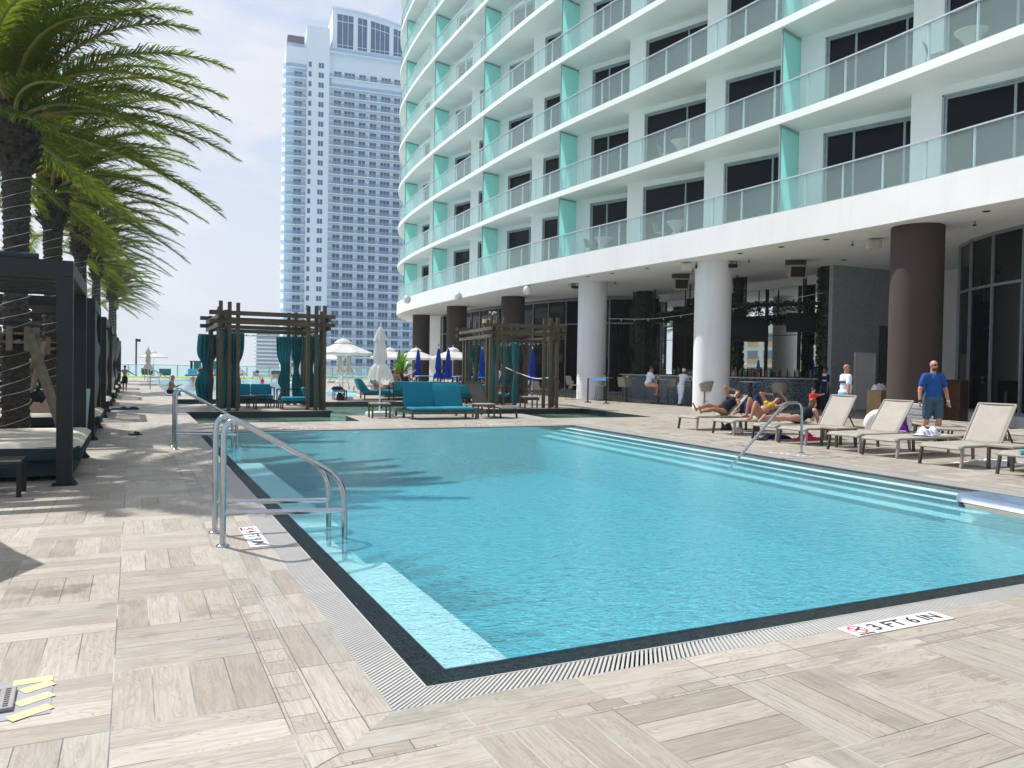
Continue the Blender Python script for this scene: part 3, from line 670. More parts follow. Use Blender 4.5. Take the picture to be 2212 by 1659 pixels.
# crown: curved top storey with tall glazing
ztop = lambda x: zt_top(15, 706)+ .6 - max(0, x-17.)**2*.0068
zb_ = zt_top(112, 760)
n = 24; xs = [14.0+i*44/n for i in range(n+1)]
mb = MB(); V0 = []
for i in range(n):
    a, b = xs[i], xs[i+1]; mb.add([(a, 2, zb_), (b, 2, zb_), (b, 2, ztop(b)), (a, 2, ztop(a)), (a, 26, zb_), (b, 26, zb_), (b, 26, ztop(b)), (a, 26, ztop(a))], [(0,1,2,3), (3,2,6,7), (5,4,7,6)])
mb.add([(14, 2, zb_), (14, 26, zb_), (14, 26, ztop(14)), (14, 2, ztop(14))], [(0,1,2,3)])
for i in range(n):
    a, b = xs[i], xs[i+1]; mb.add([(a, 1.2, ztop(a)+.0), (b, 1.2, ztop(b)), (b, 1.2, ztop(b)+.5), (a, 1.2, ztop(a)+.5), (a, 26, ztop(a)), (b, 26, ztop(b)), (b, 26, ztop(b)+.5), (a, 26, ztop(a)+.5)], [(0,1,2,3), (3,2,6,7), (4,5,1,0)])
mb.build('crown', M['tower'], tw)
for (a, b) in ((15.4, 20.4), (21.8, 24.7), (25.9, 31.8), (33.2, 36.0), (37.2, 48.)):
    w_ = MB(); zh = lambda x: ztop(x)-1.4
    w_.add([(a, 1.93, zb_+.3), (b, 1.93, zb_+.3), (b, 1.93, zh(b)), (a, 1.93, zh(a))], [(0,1,2,3)])
    w_.cur = 1
    q = int((b-a)/1.7)+1
    for i in range(1, q): x = a+(b-a)*i/q; w_.box(x-.06, x+.06, 1.82, 1.92, zb_+.3, zh(x)-.02)
    w_.bar((a, 1.86, zh(a)-2.2), (b, 1.86, zh(b)-2.2), .08, .16); w_.box(a, b, 1.84, 1.92, zb_+3.4, zb_+3.55)
    w_.build('crown_window', [M['towerglass'], M['tower']], tw)
mb = MB(); mb.box(13, 60, -.3, 1.8, zb_+.0, zb_+.3); mb.cur = 1; mb.box(13, 60, -.3, -.25, zb_+.3, zb_+1.4); mb.build('crown_terrace', [M['tower'], M['towerrail']], tw)
mb = MB(); zz_ = zt_top(108, 630); mb.box(.2, 6.0, .3, .36, zz_, zz_+1.0); mb.cur = 1; mb.box(.5, 5.6, 3, 8, zz_+2.4, zz_+4.4)
for x in (.5, 3, 5.5): mb.box(x, x+.15, 3, 3.15, zz_, zz_+2.4)
mb.build('roof_screen', [M['towerrail'], simple('dark_roof_box', (.10, .09, .14), .7, bump=0)], tw)
mb = MB(); zz_ = zt_top(60, 690)
for x in [6.3+.75*i for i in range(10)]: mb.box(x, x+.06, .1, .16, zz_, zz_+1.6)
mb.box(6.2, 13, .1, .16, zz_+1.55, zz_+1.65); mb.build('roof_railing', M['tower'], tw)
def twin(wd, ht, n):
    mb = MB(); mb.box(0, wd, -.03, 0, 0, ht); mb.cur = 1
    for i in range(1, n): x = wd*i/n; mb.box(x-.05, x+.05, -.09, -.031, 0, ht)
    return mb
fz0 = zt_top(152.5, 630)-FH*0  # slab level of the topmost regular balcony, left stack
floors = [fz0-FH*i for i in range(0, 36) if fz0-FH*i > 14]
cache = {}
cnt = 0; rest = MB()
def put_win(x, y, z, wd, ht, n):
    global cnt
    if z < 24+FH*9 and cnt < 99:
        key = (wd, ht, n)
        if key not in cache: o = twin(wd, ht, n).build('window', [M['towerglass'], M['tower']], tw); cache[key] = o
        else: o = cache[key].copy(); COL.objects.link(o)
        o.location = (x, y, z); cnt += 1
    else:
        rest.cur = 0; rest.box(x, x+wd, y-.03, y, z, z+ht); rest.cur = 1
        for i in range(1, n): xx = x+wd*i/n; rest.box(xx-.05, xx+.05, y-.09, y-.031, z, z+ht)
for fi, z in enumerate(reversed(floors)):
    a = MB(); a.prism([(-.9, 2.5), (-.6, .5), (1.2, -.5), (6.0, -.5), (6.0, 1.7), (0, 1.7)], z-.22, z); a.cur = 1
    a.bar((-.6, .5, z+.55), (1.2, -.5, z+.55), .04, 1.0); a.bar((1.2, -.5, z+.55), (6., -.5, z+.55), .04, 1.0); a.bar((-.9, 2.5, z+.55), (-.6, .5, z+.55), .04, 1.); a.bar((6, -.5, z+.55), (6, 1.7, z+.55), .04, 1.)
    a.build('balcony', [M['towersoff'], M['towerrail']], tw)
    put_win(2.6, 1.69, z, 2.3, 2.35, 2); put_win(6.7, -.002, z+.75, .85, 1.6, 1)
    put_win(9.7, -.002, z+.75, 1.55, 1.6, 2)
    zr = z-1.4
    b = MB(); b.box(13.0, 64, -.1, 1.7, zr-.22, zr); b.cur = 1; b.box(13.0, 64, -.1, -.05, zr+.02, zr+1.05); b.box(13.0, 13.05, -.1, 1.7, zr, zr+1.05); b.cur = 0
    for x in (25.1, 36.6, 48.0, 59): b.box(x, x+.25, -.08, 1.7, zr, zr+1.5 if True else 0)
    b.build('balcony', [M['towersoff'], M['towerrail']], tw)
    for x, wd, n_ in ((14.6, 2.2, 2), (17.8, 3.2, 3), (22.4, 2.1, 2), (25.9, 2.1, 2), (29.4, 3.0, 3), (33.6, 2.1, 2), (37.4, 2.1, 2), (41, 3.0, 3), (45.3, 2.1, 2)):
        put_win(x, 1.69, zr, wd, 2.4, n_)
rest.build('window', [M['towerglass'], M['tower']], tw)['kind'] = 'stuff'
for k, z in enumerate((zt_top(115, 690), zt_top(134, 690))): pass
# farther block, its window colour lightened to stand in for haze
T2 = depthpt(553, 790, 620.); t2 = empty('distant_apartment_block', (T2.x, T2.y, TZ), R(-6.6), 'pale hazy apartment block far off, seen low between pergola and tower', 'building')
h2 = depthpt(575, 713, 620.).z-TZ
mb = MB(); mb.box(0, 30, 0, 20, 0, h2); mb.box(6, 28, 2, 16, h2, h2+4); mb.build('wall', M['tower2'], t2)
for i in range(int(h2/3)):
    mb = MB(); z = 3*i+1; mb.box(-1.5, 12, -1.2, 0, z, z+.9); mb.box(14, 30, -1.2, 0, z, z+.9); mb.cur = 1; mb.box(.2, 29, -.05, -.01, z+.95, z+2.6)
    mb.build('balcony', [M['tower'], M['greyglass']], t2)
# apartment block across the deck: out of frame to the left, seen only in the bar's mirror
ob = empty('opposite_building', (-45, 62, -22), 0, 'cream and orange apartment block reflected in the mirror behind the bar', 'building')
mb = MB(); mb.box(-14, 0, 0, 66, 0, 33); mb.box(-14, -3, 6, 16, 33, 37); mb.build('wall', M['oppwall'], ob)
mb = MB(); w2 = MB()
for z in range(2, 32, 3):
    for y in range(1, 64, 4): mb.box(-.02, .06, y, y+2.6, z-.9, z); w2.box(-.02, .05, y, y+2.6, z+.05, z+1.5)
mb.build('orange_panels', M['opporange'], ob)['kind'] = 'stuff'; w2.build('windows', M['greyglass'], ob)['kind'] = 'stuff'

# ================================================================= PALMS
def frond_crown(seed, L=3.5, nf=50):
    rnd = random.Random(seed); st = MB(); lf = MB(); wind = Vector((1, -.12, 0))
    for i in range(nf):
        az = i*2.39996+rnd.uniform(-.25, .25); t = i/nf
        el = R(84-88*t+rnd.uniform(-10, 10)); d = Vector((cos(az)*cos(el), sin(az)*cos(el), sin(el)))
        p = Vector((cos(az)*.16, sin(az)*.16, -.55*t+.15)); ln = L*rnd.uniform(.8, 1.08)*(1-.12*(t < .15)); n = 15; sg = ln/n
        pts = [p.copy()]
        for k in range(n):
            s = k/n
            d = (d+wind*(.062+.07*s)+Vector((0, 0, -1))*(.010+.115*s*s+.045*t)).normalized(); p = p+d*sg; pts.append(p.copy())
        rr = [.034*(1-k/n)**.8+.006 for k in range(n+1)]; st.tube(pts, rr, 5, False)
        tw = rnd.uniform(-.9, .9); upv = Vector((0, 0, 1))
        m = 112
        for k in range(m):
            s = .16+.84*k/(m-1); fi = min(n-1e-4, s*n); a = pts[int(fi)]; b = pts[int(fi)+1]; q = a.lerp(b, fi-int(fi)); dd = (b-a).normalized()
            side = dd.cross(upv); side = side.normalized() if side.length > .05 else Vector((0, 1, 0)); nn = side.cross(dd).normalized()
            ll = (.44*math.sin(PI*min(1, .22+s*.78))**.6+.10)*rnd.uniform(.75, 1.1)
            for sg_ in (-1, 1):
                v = (dd*(.62+.6*s)+side*sg_*rnd.uniform(.75, 1.15)+nn*(.22+rnd.uniform(-.35, .35))+wind*.06).normalized()
                v2 = (v+Vector((.14, 0, -rnd.uniform(.25, .8)))).normalized(); w = (v.cross(nn)).normalized()*.0125
                c = q+v*ll*.5; e = c+v2*ll*.5; lf.add([q-w, q+w, c+w*.9, c-w*.9, e], [(0, 1, 2, 3), (3, 2, 4)])
    return st, lf
def trunk_parts(root, h, rnd, lights=True):
    tb = MB(); n = int(h/.05); prof = []
    for k in range(n+1):
        z = h*k/n; r = .185+.015*sin(z*1.7+rnd.random()*.1)
        if z > h-1.15: r += .13*math.sin(PI*min(1, (z-h+1.15)/1.15)**.8*.62)
        r += (.012 if k % 2 else -.010)
        prof.append((r, z))
    nn = 26; vs = []; 
    for i, (r, z) in enumerate(prof):
        for k in range(nn):
            a = 2*PI*k/nn; q = r+.022*noise.noise(Vector((cos(a)*2.2, sin(a)*2.2, z*5)))+(.02*((k+i//2) % 2) if z > h-1.2 else .008*((k+i//2) % 2)); vs.append((cos(a)*q, sin(a)*q, z))
    m = len(prof); tb.add(vs, [(i*nn+k, i*nn+(k+1) % nn, (i+1)*nn+(k+1) % nn, (i+1)*nn+k) for i in range(m-1) for k in range(nn)]+[tuple(range((m-1)*nn, m*nn))])
    # old leaf-base stubs in the boot
    for k in range(70):
        a = k*2.4; z = h-1.1+1.1*k/70; r = .30+.04*rnd.random(); d = Vector((cos(a), sin(a), .9)).normalized(); c = Vector((cos(a)*r*.85, sin(a)*r*.85, z))
        tb.bar(c, c+d*.13, .09, .035)
    t = tb.build('trunk', M['bark'], root)
    if lights:
        sb = MB(); pts = []; z = .3; a = rnd.random()*6
        while z < h-1.2: pts.append((cos(a)*.222, sin(a)*.222, z+.045*sin(a+1.)+.02*sin(a*.37))); a += .30; z += .0105+.003*sin(a*.7)
        sb.tube(pts, .0055, 4, False); sb.build('string_lights', M['railcap'], t)
    return t
C1 = frond_crown(3); C2 = frond_crown(11, 3.45, 48)
protos = []
for q in (C1, C2): protos.append((q[1].build('crown', M['frond']), q[0].build('leaf_stems', M['rachis'])))
used_c = [0, 0]
PALMS = [(-1.76, 15.3, 5.75, 0, .0, 'nearest palm, its wrapped trunk rising behind the first daybed cabana'),
         (-1.76, 21.8, 5.85, 1, .5, 'second palm from the front, wound with string lights'),
         (-1.76, 32.5, 6.4, 0, 2.1, 'third palm from the front in the row behind the cabanas'),
         (-1.76, 46., 6.9, 1, 2.9, 'fourth palm in the windblown row'),
         (-1.45, 64., 7.1, 0, 4.2, 'fifth palm, low against the pale sky at the end of the row'),
         (-1.5, 74., 7.0, 1, 5.1, 'last palm of the row, just behind the fifth')]
for i, (x, y, h, c, rz, lab) in enumerate(PALMS):
    root = empty('palm_tree', (x, y, 0), 0, lab, 'palm tree', 'palm trees behind the cabanas'); rnd = random.Random(i+5)
    trunk_parts(root, h, rnd)
    lf, st = protos[c]
    if used_c[c]: lf = lf.copy(); st = st.copy(); COL.objects.link(lf); COL.objects.link(st)
    used_c[c] = 1
    for o in (lf,): o.parent = root; o.location = (0, 0, h); o.rotation_euler = (0, 0, [0, .12, -.10, .15, -.05, .08][i])
    st.parent = lf; 
    if i < 3:
        for k in range(4):
            a = [.9, -.75, 2.3, -2.4][k]+i*.35; top = Vector((cos(a)*.27, sin(a)*.27, 1.95)); bot = Vector((cos(a)*(1.15), sin(a)*1.15, .02))
            b = MB(); b.bar(bot, top, .10, .10, (cos(a), sin(a), .3)); b.build('brace', M['timber'], root)
        b = MB(); b.lathe([(.29, 1.78), (.29, 1.83)], n=20); b.lathe([(.29, 1.93), (.29, 1.96)], n=20)
        for k in range(7): a = k*.9; b.box(cos(a)*.29-.045, cos(a)*.29+.045, sin(a)*.29-.03, sin(a)*.29+.03, 1.66, 2.06)
        b.build('brace_collar', M['timber'], root)
# ================================================================= CABANAS ON THE LEFT
def curtain_mesh(h=2.3, w=.5, tie=.45, n=5, amp=.05, seed=1, flare=1., knots=1):
    """hanging drape gathered at a tie, pleats along its width"""
    rnd = random.Random(seed); ph = rnd.random()*6; mb = MB()
    def fn(u, v):
        z = h*(1-v); k = tie if knots == 1 else tie
        pin = math.exp(-((v-k)/.13)**2); pin2 = math.exp(-((v-.80)/.08)**2) if knots > 1 else 0
        ww = w*(1-.30*v)*(1-.60*pin-.7*pin2)*(1+.12*flare*sin(PI*v)); s = (u-.5)*ww
        f = amp*(1-.5*pin)*sin(u*PI*2*n+ph+1.5*v)+.02*sin(u*31+v*9)
        return (s+.03*sin(v*5+ph)*flare, f+.03*flare*sin(v*PI*2.3+ph), z)
    mb.grid(fn, 44, 26); return mb
SCAB = ['first daybed cabana on the left, nearest, with a bare frame', 'second daybed cabana from the front, grey curtain tied at its post', 'third daybed cabana along the walkway', 'fourth daybed cabana along the walkway', 'fifth daybed cabana, seen as a sliver of posts', 'sixth daybed cabana, seen as a sliver of posts', 'farthest daybed cabana at the end of the row']
CY0 = [10.8, 16.85, 23.6, 29.9, 36.2, 42.6, 49.0]
def make_cabana():
    r = empty('cabana'); Wd, D, H = 3.0, 3.15, 2.71; ps = .17
    for sx in (0, -Wd+ps):
        for sy in (0, D-ps):
            b = MB(); b.box(-ps+sx, sx, sy, sy+ps, .012, H-.19); b.box(-ps-.05+sx, sx+.05, sy-.05, sy+ps+.05, 0, .012); b.add([(sx+.0, sy-.0, .012), (sx+.07, sy+.02, .012), (sx, sy+.02, .10)], [(0, 1, 2)]); b.build('post', M['cabana'], r, bevel=.006)
    b = MB(); b.box(-Wd, 0, 0, .12, H-.19, H); b.build('roof_beam', M['cabana'], r, bevel=.006)
    b = MB(); b.box(-Wd, 0, D-.12, D, H-.19, H); b.build('roof_beam', M['cabana'], r, bevel=.006)
    for x in (-.10, -Wd):
        b = MB(); b.box(x, x+.10, .12, D-.12, H-.19, H); b.build('roof_beam', M['cabana'], r, bevel=.006)
    for k in range(5):
        b = MB(); y = .30+k*.56; b.box(-Wd+.1, -.1, y, y+.34, H-.17, H-.14); b.build('roof_slat', M['cabana'], r)
    for k in range(4):
        b = MB(); z = .75+.42*k; b.box(-Wd+.17, -.17 if False else -Wd+1.0, D-.05, D-.02, z, z+.14); b.build('back_slat', M['cabana'], r)
    return r
cab = make_cabana()
def make_daybed():
    r = empty('daybed')
    b = MB(); b.box(-2.55, -.10, .12, 2.55, .06, .26); b.build('base', M['mattressgrey'], r, bevel=.01)
    b = MB(); b.box(-2.62, 0, .0, 2.62, .26, .44); o = b.build('mattress_side', M['mattressgrey'], r, bevel=.03)
    mb = MB()
    def fn(u, v):
        x = -2.62+2.62*u; y = 2.62*v; e = min(u, 1-u, v, 1-v)*2.62
        z = .44+.055*(1-math.exp(-e/.06))+.012*noise.noise(Vector((x*1.5, y*1.5, 0))); return (x, y, z-(.012 if e < .02 else 0))
    mb.grid(fn, 40, 40); o = mb.build('mattress', M['mattress'], r, True)
    return r
day = make_daybed()
for i, y in enumerate(CY0):
    place(cab, i > 0, (-.66, y, 0), 0, SCAB[i], 'daybed cabanas along the palms'); 
    place(day, i > 0, (-.58, y+.35, 0), 0, 'beige mattress daybed inside '+['the nearest cabana', 'the second cabana', 'the third cabana', 'the fourth cabana', 'the fifth cabana', 'the sixth cabana', 'the farthest cabana'][i], 'daybeds in the cabanas')
b = MB(); b.tube([(-3.6, 10.83, 2.745), (-2.0, 10.85, 2.74), (-1.02, 10.84, 2.745)], .035, 8); tag(b.build('rolled_curtain', M['mattressgrey'], None, True), 'rolled blue-grey curtain lying along the front beam of the nearest cabana', 'curtain')
heap_later = 1
tag(cab, None, 'cabana'); tag(day, None, 'daybed')
for o in list(COL.objects):
    if o.name.startswith('cabana') and not o.parent: o['category'] = 'cabana'
    if o.name.startswith('daybed') and not o.parent: o['category'] = 'daybed'
for k, (x, y, wd) in enumerate(((-.82, 17.1, .55), (-.78, 19.6, .62), (-.8, 24.0, .5), (-.78, 26.4, .6), (-.8, 30.3, .55), (-.78, 32.7, .55), (-.8, 39, .6))):
    o = curtain_mesh(2.35, wd, .45, 4, .06, k, .9, 2).build('cabana_curtain', M['greycurtain'], None, 'all', solid=.006); o.location = (x, y, .1); o.rotation_euler = (0, 0, 1.2+.2*k)
    tag(o, ['grey drape knotted at the front post of the second cabana', 'grey drape blown out at the rear post of the second cabana', 'grey drape at the front post of the third cabana', 'grey drape at the rear post of the third cabana', 'grey drape at the front post of the fourth cabana', 'grey drape at the rear post of the fourth cabana', 'grey drape at the fifth cabana'][k], 'curtain', 'tied grey curtains of the cabanas')
o = MB(); 
def side_table(w=.62, d=.55, h=.42, top='taupetop', leg='bronze'):
    r = empty('side_table'); b = MB(); b.box(0, w, 0, d, h-.035, h); b.build('table_top', M[top], r, bevel=.004)
    b = MB(); b.box(.02, w-.02, .02, d-.02, h-.075, h-.036); b.build('apron', M[leg], r)
    for x in (0, w-.045):
        for y in (0, d-.045): b = MB(); b.box(x, x+.045, y, y+.045, 0, h-.036); b.build('leg', M[leg], r)
    return r
tb_ = side_table(.9, .5, .40, 'darkmetal', 'cabana'); place(tb_, 0, (-2.0, 10.02, 0), 0, 'low dark table in front of the nearest daybed'); tag(tb_, None, 'side table')
# towel & bag on the second daybed
def heap(w, d, h, seed, mt, name, loc, rz, label, cat, parent=None, nn=26):
    mb = MB(); sd = Vector((seed*3.1, seed*1.7, 0))
    def fn(u, v):
        x = (u-.5)*w; y = (v-.5)*d; e = max(0, 1-((2*u-1)**2+(2*v-1)**2)); q = noise.noise(Vector((x*7, y*7, 0))+sd); q2 = noise.noise(Vector((x*19, y*19, 3))+sd)
        rr = 1+.22*noise.noise(Vector((u*3, v*3, 9))+sd)
        return (x*rr, y*rr, max(.004, h*(e**.5)*(.72+.7*q)+.16*h*q2*e))
    mb.grid(fn, nn, nn); o = mb.build(name, mt, parent, 'all'); o.location = loc; o.rotation_euler = (0, 0, rz)
    if label: tag(o, label, cat)
    return o
heap(.85, .5, .26, 3, M['khaki'], 'folded_towel', (-1.55, 17.75, .49), .1, 'blush pink towel heaped on the second daybed', 'towel')
heap(.45, .3, .32, 5, M['black'], 'beach_bag', (-1.75, 18.0, .68), .3, 'black bag lying on the blush towel of the second daybed', 'bag')
heap(.85, .42, .10, 8, M['navy'], 'dropped_clothes', (-.22, 27.6, .0), .1, 'dark clothes dropped on the walkway by the white planter', 'clothes')
def planter(x, y, h, r0, r1, mt, lab, plant=None):
    r = empty('tall_planter', (x, y, 0), 0, lab, 'planter'); b = MB(); b.lathe([(r0, 0), (r1, h), (r1-.03, h), (r1-.05, h-.06)], n=28); b.build('pot', mt, r, True)
    b = MB(); b.lathe([(r1-.04, h-.05), (.01, h-.03)], n=16); b.build('soil', M['deepgrey'], r)
    return r
planter(-.92, 31.6, .95, .22, .33, M['planter'], 'tall cream tapered planter beside the walkway cabanas'); planter(-.88, 16.35, 1.0, .10, .17, M['paleplanter'], 'narrow pale green planter between the first two cabanas')
# slippers
def sandals(loc, rz, mt, lab, s=1.):
    r = empty('sandals', loc, rz, lab, 'sandals')
    for k in (-1, 1):
        b = MB(); b.lathe([(.045, 0), (.05, .012), (.045, .024)], (0, .065*k, 0), 16, 2.4, .85); b.build('sole', mt, r, True)
        b = MB(); b.tube([(.03, .065*k-.045, .02), (.03, .065*k-.03, .055), (.03, .065*k, .068), (.03, .065*k+.03, .055), (.03, .065*k+.045, .02)], .012, 6); b.build('strap', mt, r)
    r.scale = (s,)*3; return r
sandals((.05, 17.9, 0), .4, M['black'], 'dark sandals left on the walkway near the second cabana')
sandals((12.62, 13.2, 0), 2.9, M['black'], 'black flip-flops on the deck beside the prone woman\'s lounger')
# slatted screen behind the cabanas
r = empty('slatted_screen', (-4.6, 10, 0), 0, 'dark slatted screen fence behind the row of cabanas', 'fence')
for y in range(0, 66, 3): b = MB(); b.box(-.05, .05, y, y+.1, 0, 2.0); b.build('post', M['cabana'], r)
for z in range(9): b = MB(); b.box(.052, .075, 0, 66, .1+.21*z, .27+.21*z); b.build('slat', M['cabana'], r)
# open parasols; the last is added off-frame to cast the lower left shade
def open_umbrella(mt=None, rad=1.35, ztop=2.75, zed=2.08, base=True, nr=8):
    mt = mt or M['white']; r = empty('parasol'); mb = MB(); nn = nr*4; rings = [(.0, ztop), (.16, ztop-.045), (.30, ztop-.12)]
    def pt(rr, z, k): a = 2*PI*k/nn; sc = 1-.06*(k % 4 != 0)-.03*(k % 4 == 2); return (cos(a)*rr*(sc if rr > .5 else 1), sin(a)*rr*(sc if rr > .5 else 1), z+(.02*rr*(k % 4 == 0)))
    prof = [(.10, ztop-.16), (.45, ztop-.30), (.8, ztop-.445), (1.1, ztop-.565), (rad, zed), (rad+.01, zed-.10)]
    vs = [pt(a, z, k) for a, z in prof for k in range(nn)]; mb.add(vs, [(i*nn+k, i*nn+(k+1) % nn, (i+1)*nn+(k+1) % nn, (i+1)*nn+k) for i in range(len(prof)-1) for k in range(nn)]); mb.build('canopy', mt, r)
    mb = MB(); prof = [(.005, ztop), (.10, ztop-.03), (.26, ztop-.09), (.38, ztop-.20)]
    vs = [(cos(2*PI*k/nn)*a*(1-.07*(k % 4 == 2)), sin(2*PI*k/nn)*a*(1-.07*(k % 4 == 2)), z-(.04*(k % 4 == 0) if a > .3 else 0)) for a, z in prof for k in range(nn)]
    mb.add(vs, [(i*nn+k, i*nn+(k+1) % nn, (i+1)*nn+(k+1) % nn, (i+1)*nn+k) for i in range(len(prof)-1) for k in range(nn)]); mb.build('vent_cap', mt, r, 'all')
    mb = MB(); mb.tube([(0, 0, .05), (0, 0, ztop)], .024, 10); mb.build('pole', M['whitemetal'], r, True)
    mb = MB(); mb.lathe([(.012, ztop), (.03, ztop+.04), (.008, ztop+.12)], n=8); mb.build('finial', M['whitemetal'], r, True)
    mb = MB()
    for k in range(nr): a = 2*PI*k/nr; mb.bar((0, 0, ztop-.2), (cos(a)*rad*.98, sin(a)*rad*.98, zed-.0), .02, .02); mb.bar((0, 0, ztop-.75), (cos(a)*.62, sin(a)*.62, ztop-.40), .016, .016)
    mb.build('ribs', M['whitemetal'], r)
    if base:
        mb = MB(); mb.box(-.36, .36, -.36, .36, 0, .10); mb.box(-.33, .33, -.33, .33, .10, .13); mb.build('base', M['whitemetal'], r, bevel=.02)
        mb = MB(); mb.lathe([(.035, .2), (.04, .24), (.035, .28)], (.06, 0, 0), 8); mb.lathe([(.035, .38), (.04, .42), (.035, .46)], (.06, 0, 0), 8); mb.build('clamp_knobs', M['black'], r)
    return r
ou = open_umbrella(); tag(ou, None, 'parasol')
GU = 'open white parasols'
def W_(u, d, z=0.): v = 786+.0172*(u-288); r = ray(u, v); p = r*(d/F); return Vector((p.x, p.y, z))
place(ou, 0, (8.46, 34.8, 0), .2, 'open white parasol nearest the first pergola, on the wooden island behind the green basin', GU)
for u, d, rz, lab in ((842, 50, .1, 'open white parasol just right of the big closed white parasol'), (898, 50, .4, 'middle open white parasol in front of the dark hotel column'), (978, 47, .25, 'open white parasol partly behind the second pergola'), (712, 70, .3, 'far open white parasol, low behind the nearest open one'), (332, 78, .2, 'far sheer-looking white parasol at the end of the walkway')):
    place(ou, 1, W_(u, d), rz, lab, GU)
o = place(ou, 1, (-2.7, 8.1, 0), 0, 'unseen parasol added to shade the lower left corner of the deck', GU)  # added out of view, position set by the shade it casts
def closed_umbrella(mt, h=2.75, zb=1.05, r0=.2, knot=1.5, base='whitemetal', seed=0, cap=True):
    r = empty('closed_parasol'); rnd = random.Random(seed); nn = 48; mb = MB(); nz = 26; ph = rnd.random()*6
    def fn(u, v):
        a = 2*PI*u; z = h-.12-(h-.12-zb)*v; pin = math.exp(-((z-knot)/.10)**2)
        rr = (.035+r0*(v**.55)*.95)*(1-.42*pin)*(1+.28*(v > .62)*(v-.62)/.38)
        f = 1+(.26*v+.06)*sin(a*8+ph)+.10*v*sin(a*3+ph+v*3)
        return (cos(a)*rr*f, sin(a)*rr*f, z-(.05*sin(a*8+ph) if v > .98 else 0))
    mb.grid(fn, nn, nz); mb.build('canopy', mt, r, 'all')
    if cap:
        mb = MB()
        def f2(u, v): a = 2*PI*u; rr = .03+.165*v**.8*(1+.16*sin(a*8+ph)); return (cos(a)*rr, sin(a)*rr, h-.02-.42*v+(.03*sin(a*4) if v > .95 else 0))
        mb.grid(f2, nn, 6); mb.build('vent_cap', mt, r, 'all')
    mb = MB(); mb.tube([(0, 0, .05), (0, 0, h)], .024, 10); mb.build('pole', M['whitemetal'], r, True)
    mb = MB(); mb.lathe([(.012, h-.02), (.035, h+.03), (.03, h+.07), (.008, h+.13)], n=8); mb.build('finial', M['whitemetal'] if cap else mt, r, True)
    mb = MB(); mb.box(-.36, .36, -.36, .36, 0, .09); mb.box(-.34, .34, -.34, .34, .09, .12); mb.build('base', M[base], r, bevel=.015)
    mb = MB(); mb.lathe([(.03, .22), (.035, .26), (.03, .30)], (.05, 0, 0), 8); mb.lathe([(.03, .38), (.035, .42), (.03, .46)], (.05, 0, 0), 8); mb.build('clamp_knobs', M['black'], r)
    return r
cu = closed_umbrella(M['white'], 2.74, 1.12, .22, 1.62); cu.location = (6.77, 23.15, 0); tag(cu, 'big closed white parasol standing beside the teal double lounger', 'parasol')
cc = closed_umbrella(M['cream'], 2.5, 1.1, .16, 1.45, seed=3); tag(cc, None, 'parasol')
for i, (u, d, lab) in enumerate(((733, 44, 'closed cream parasol hanging under the nearest open parasol, left one'), (753, 44, 'closed cream parasol just right of the left cream one'), (320, 52, 'closed cream parasol in front of the far sheer parasol'))):
    place(cc, i > 0, W_(u, d), i, lab, 'closed cream parasols')
cb = closed_umbrella(M['blue'], 2.6, .95, .145, 1.3, 'darkmetal', 5, False); tag(cb, None, 'parasol')
for i, (u, d, lab) in enumerate(((862, 46, 'closed blue parasol against the tower, above the potted palm'), (903, 44, 'closed blue parasol in front of the leftmost dark hotel column'), (947, 40, 'closed blue parasol before the pale end wall'), (968, 41, 'closed blue parasol left of the second pergola'), (1091, 36, 'bright blue closed parasol seen through the second pergola'), (1041, 40, 'dark closed parasol against the reflecting hotel glass'), (1150, 38, 'dark closed parasol behind the pergola\'s right drapes'), (1444 and 846, 60, 'far closed blue parasol tip left of the big white one'))):
    place(cb, i > 0, W_(u, d), i*.7, lab, 'closed blue parasols')
# ================================================================= HANDRAILS
def bend(pts, r=.09, n=7):
    P_ = [Vector(p) for p in pts]; o = [P_[0]]
    for a, b, c in zip(P_, P_[1:], P_[2:]):
        d1 = (a-b).normalized(); d2 = (c-b).normalized(); p, q = b+d1*r, b+d2*r
        for k in range(n+1): t = k/n; o.append(p*(1-t)**2+b*2*t*(1-t)+q*t*t)
    o.append(P_[-1]); return o
def pool_rail():
    r = empty('pool_handrail'); b = MB(); b.tube(bend([(0, 0, 0), (.0, 0, 1.10), (1.0, 0, .515), (1.02, 0, -.75)], .21, 12), .025, 16); b.build('rail_tube', M['steel'], r, True)
    b = MB(); b.tube([(.0, 0, .275), (1.015, 0, .235)], .023, 14); b.build('cross_bar', M['steel'], r, True)
    b = MB(); b.lathe([(.055, 0), (.055, .008), (.045, .018), (.026, .022)], n=24); b.build('base_flange', M['steel'], r, True); return r
pr = pool_rail(); tag(pr, None, 'handrail')
RL = ['nearest steel handrail dipping into the pool, lower of the near pair', 'second steel handrail of the near pair, just behind the first', 'front steel handrail of the pair farther along the pool\'s left edge', 'rear steel handrail of the pair farther along the pool\'s left edge', 'front handrail of the pair at the far pool', 'rear handrail of the pair at the far pool']
for i, (x, y, s) in enumerate(((.67, 6.77, 1), (.66, 7.34, 1), (.67, 14.68, 1), (.66, 15.26, 1), (.85, 47.6, 1.1), (.85, 72., 1.1))): place(pr, i > 0, (x, y, 0), 0, RL[i], 'steel pool handrails', s)
b = MB(); b.tube(bend([(11.32, 10.79, 0), (11.30, 10.79, .955), (10.78, 10.7, .955), (9.30, 10.47, -.16)], .16), .024, 16); r = empty('stair_handrail', (0, 0, 0), 0, 'single steel handrail slanting down the pool steps before the prone woman', 'handrail'); b.build('rail_tube', M['steel'], r, True)
b = MB(); b.lathe([(.06, 0), (.06, .01), (.03, .022)], (11.32, 10.79, 0), 24); b.build('base_flange', M['steel'], r, True)
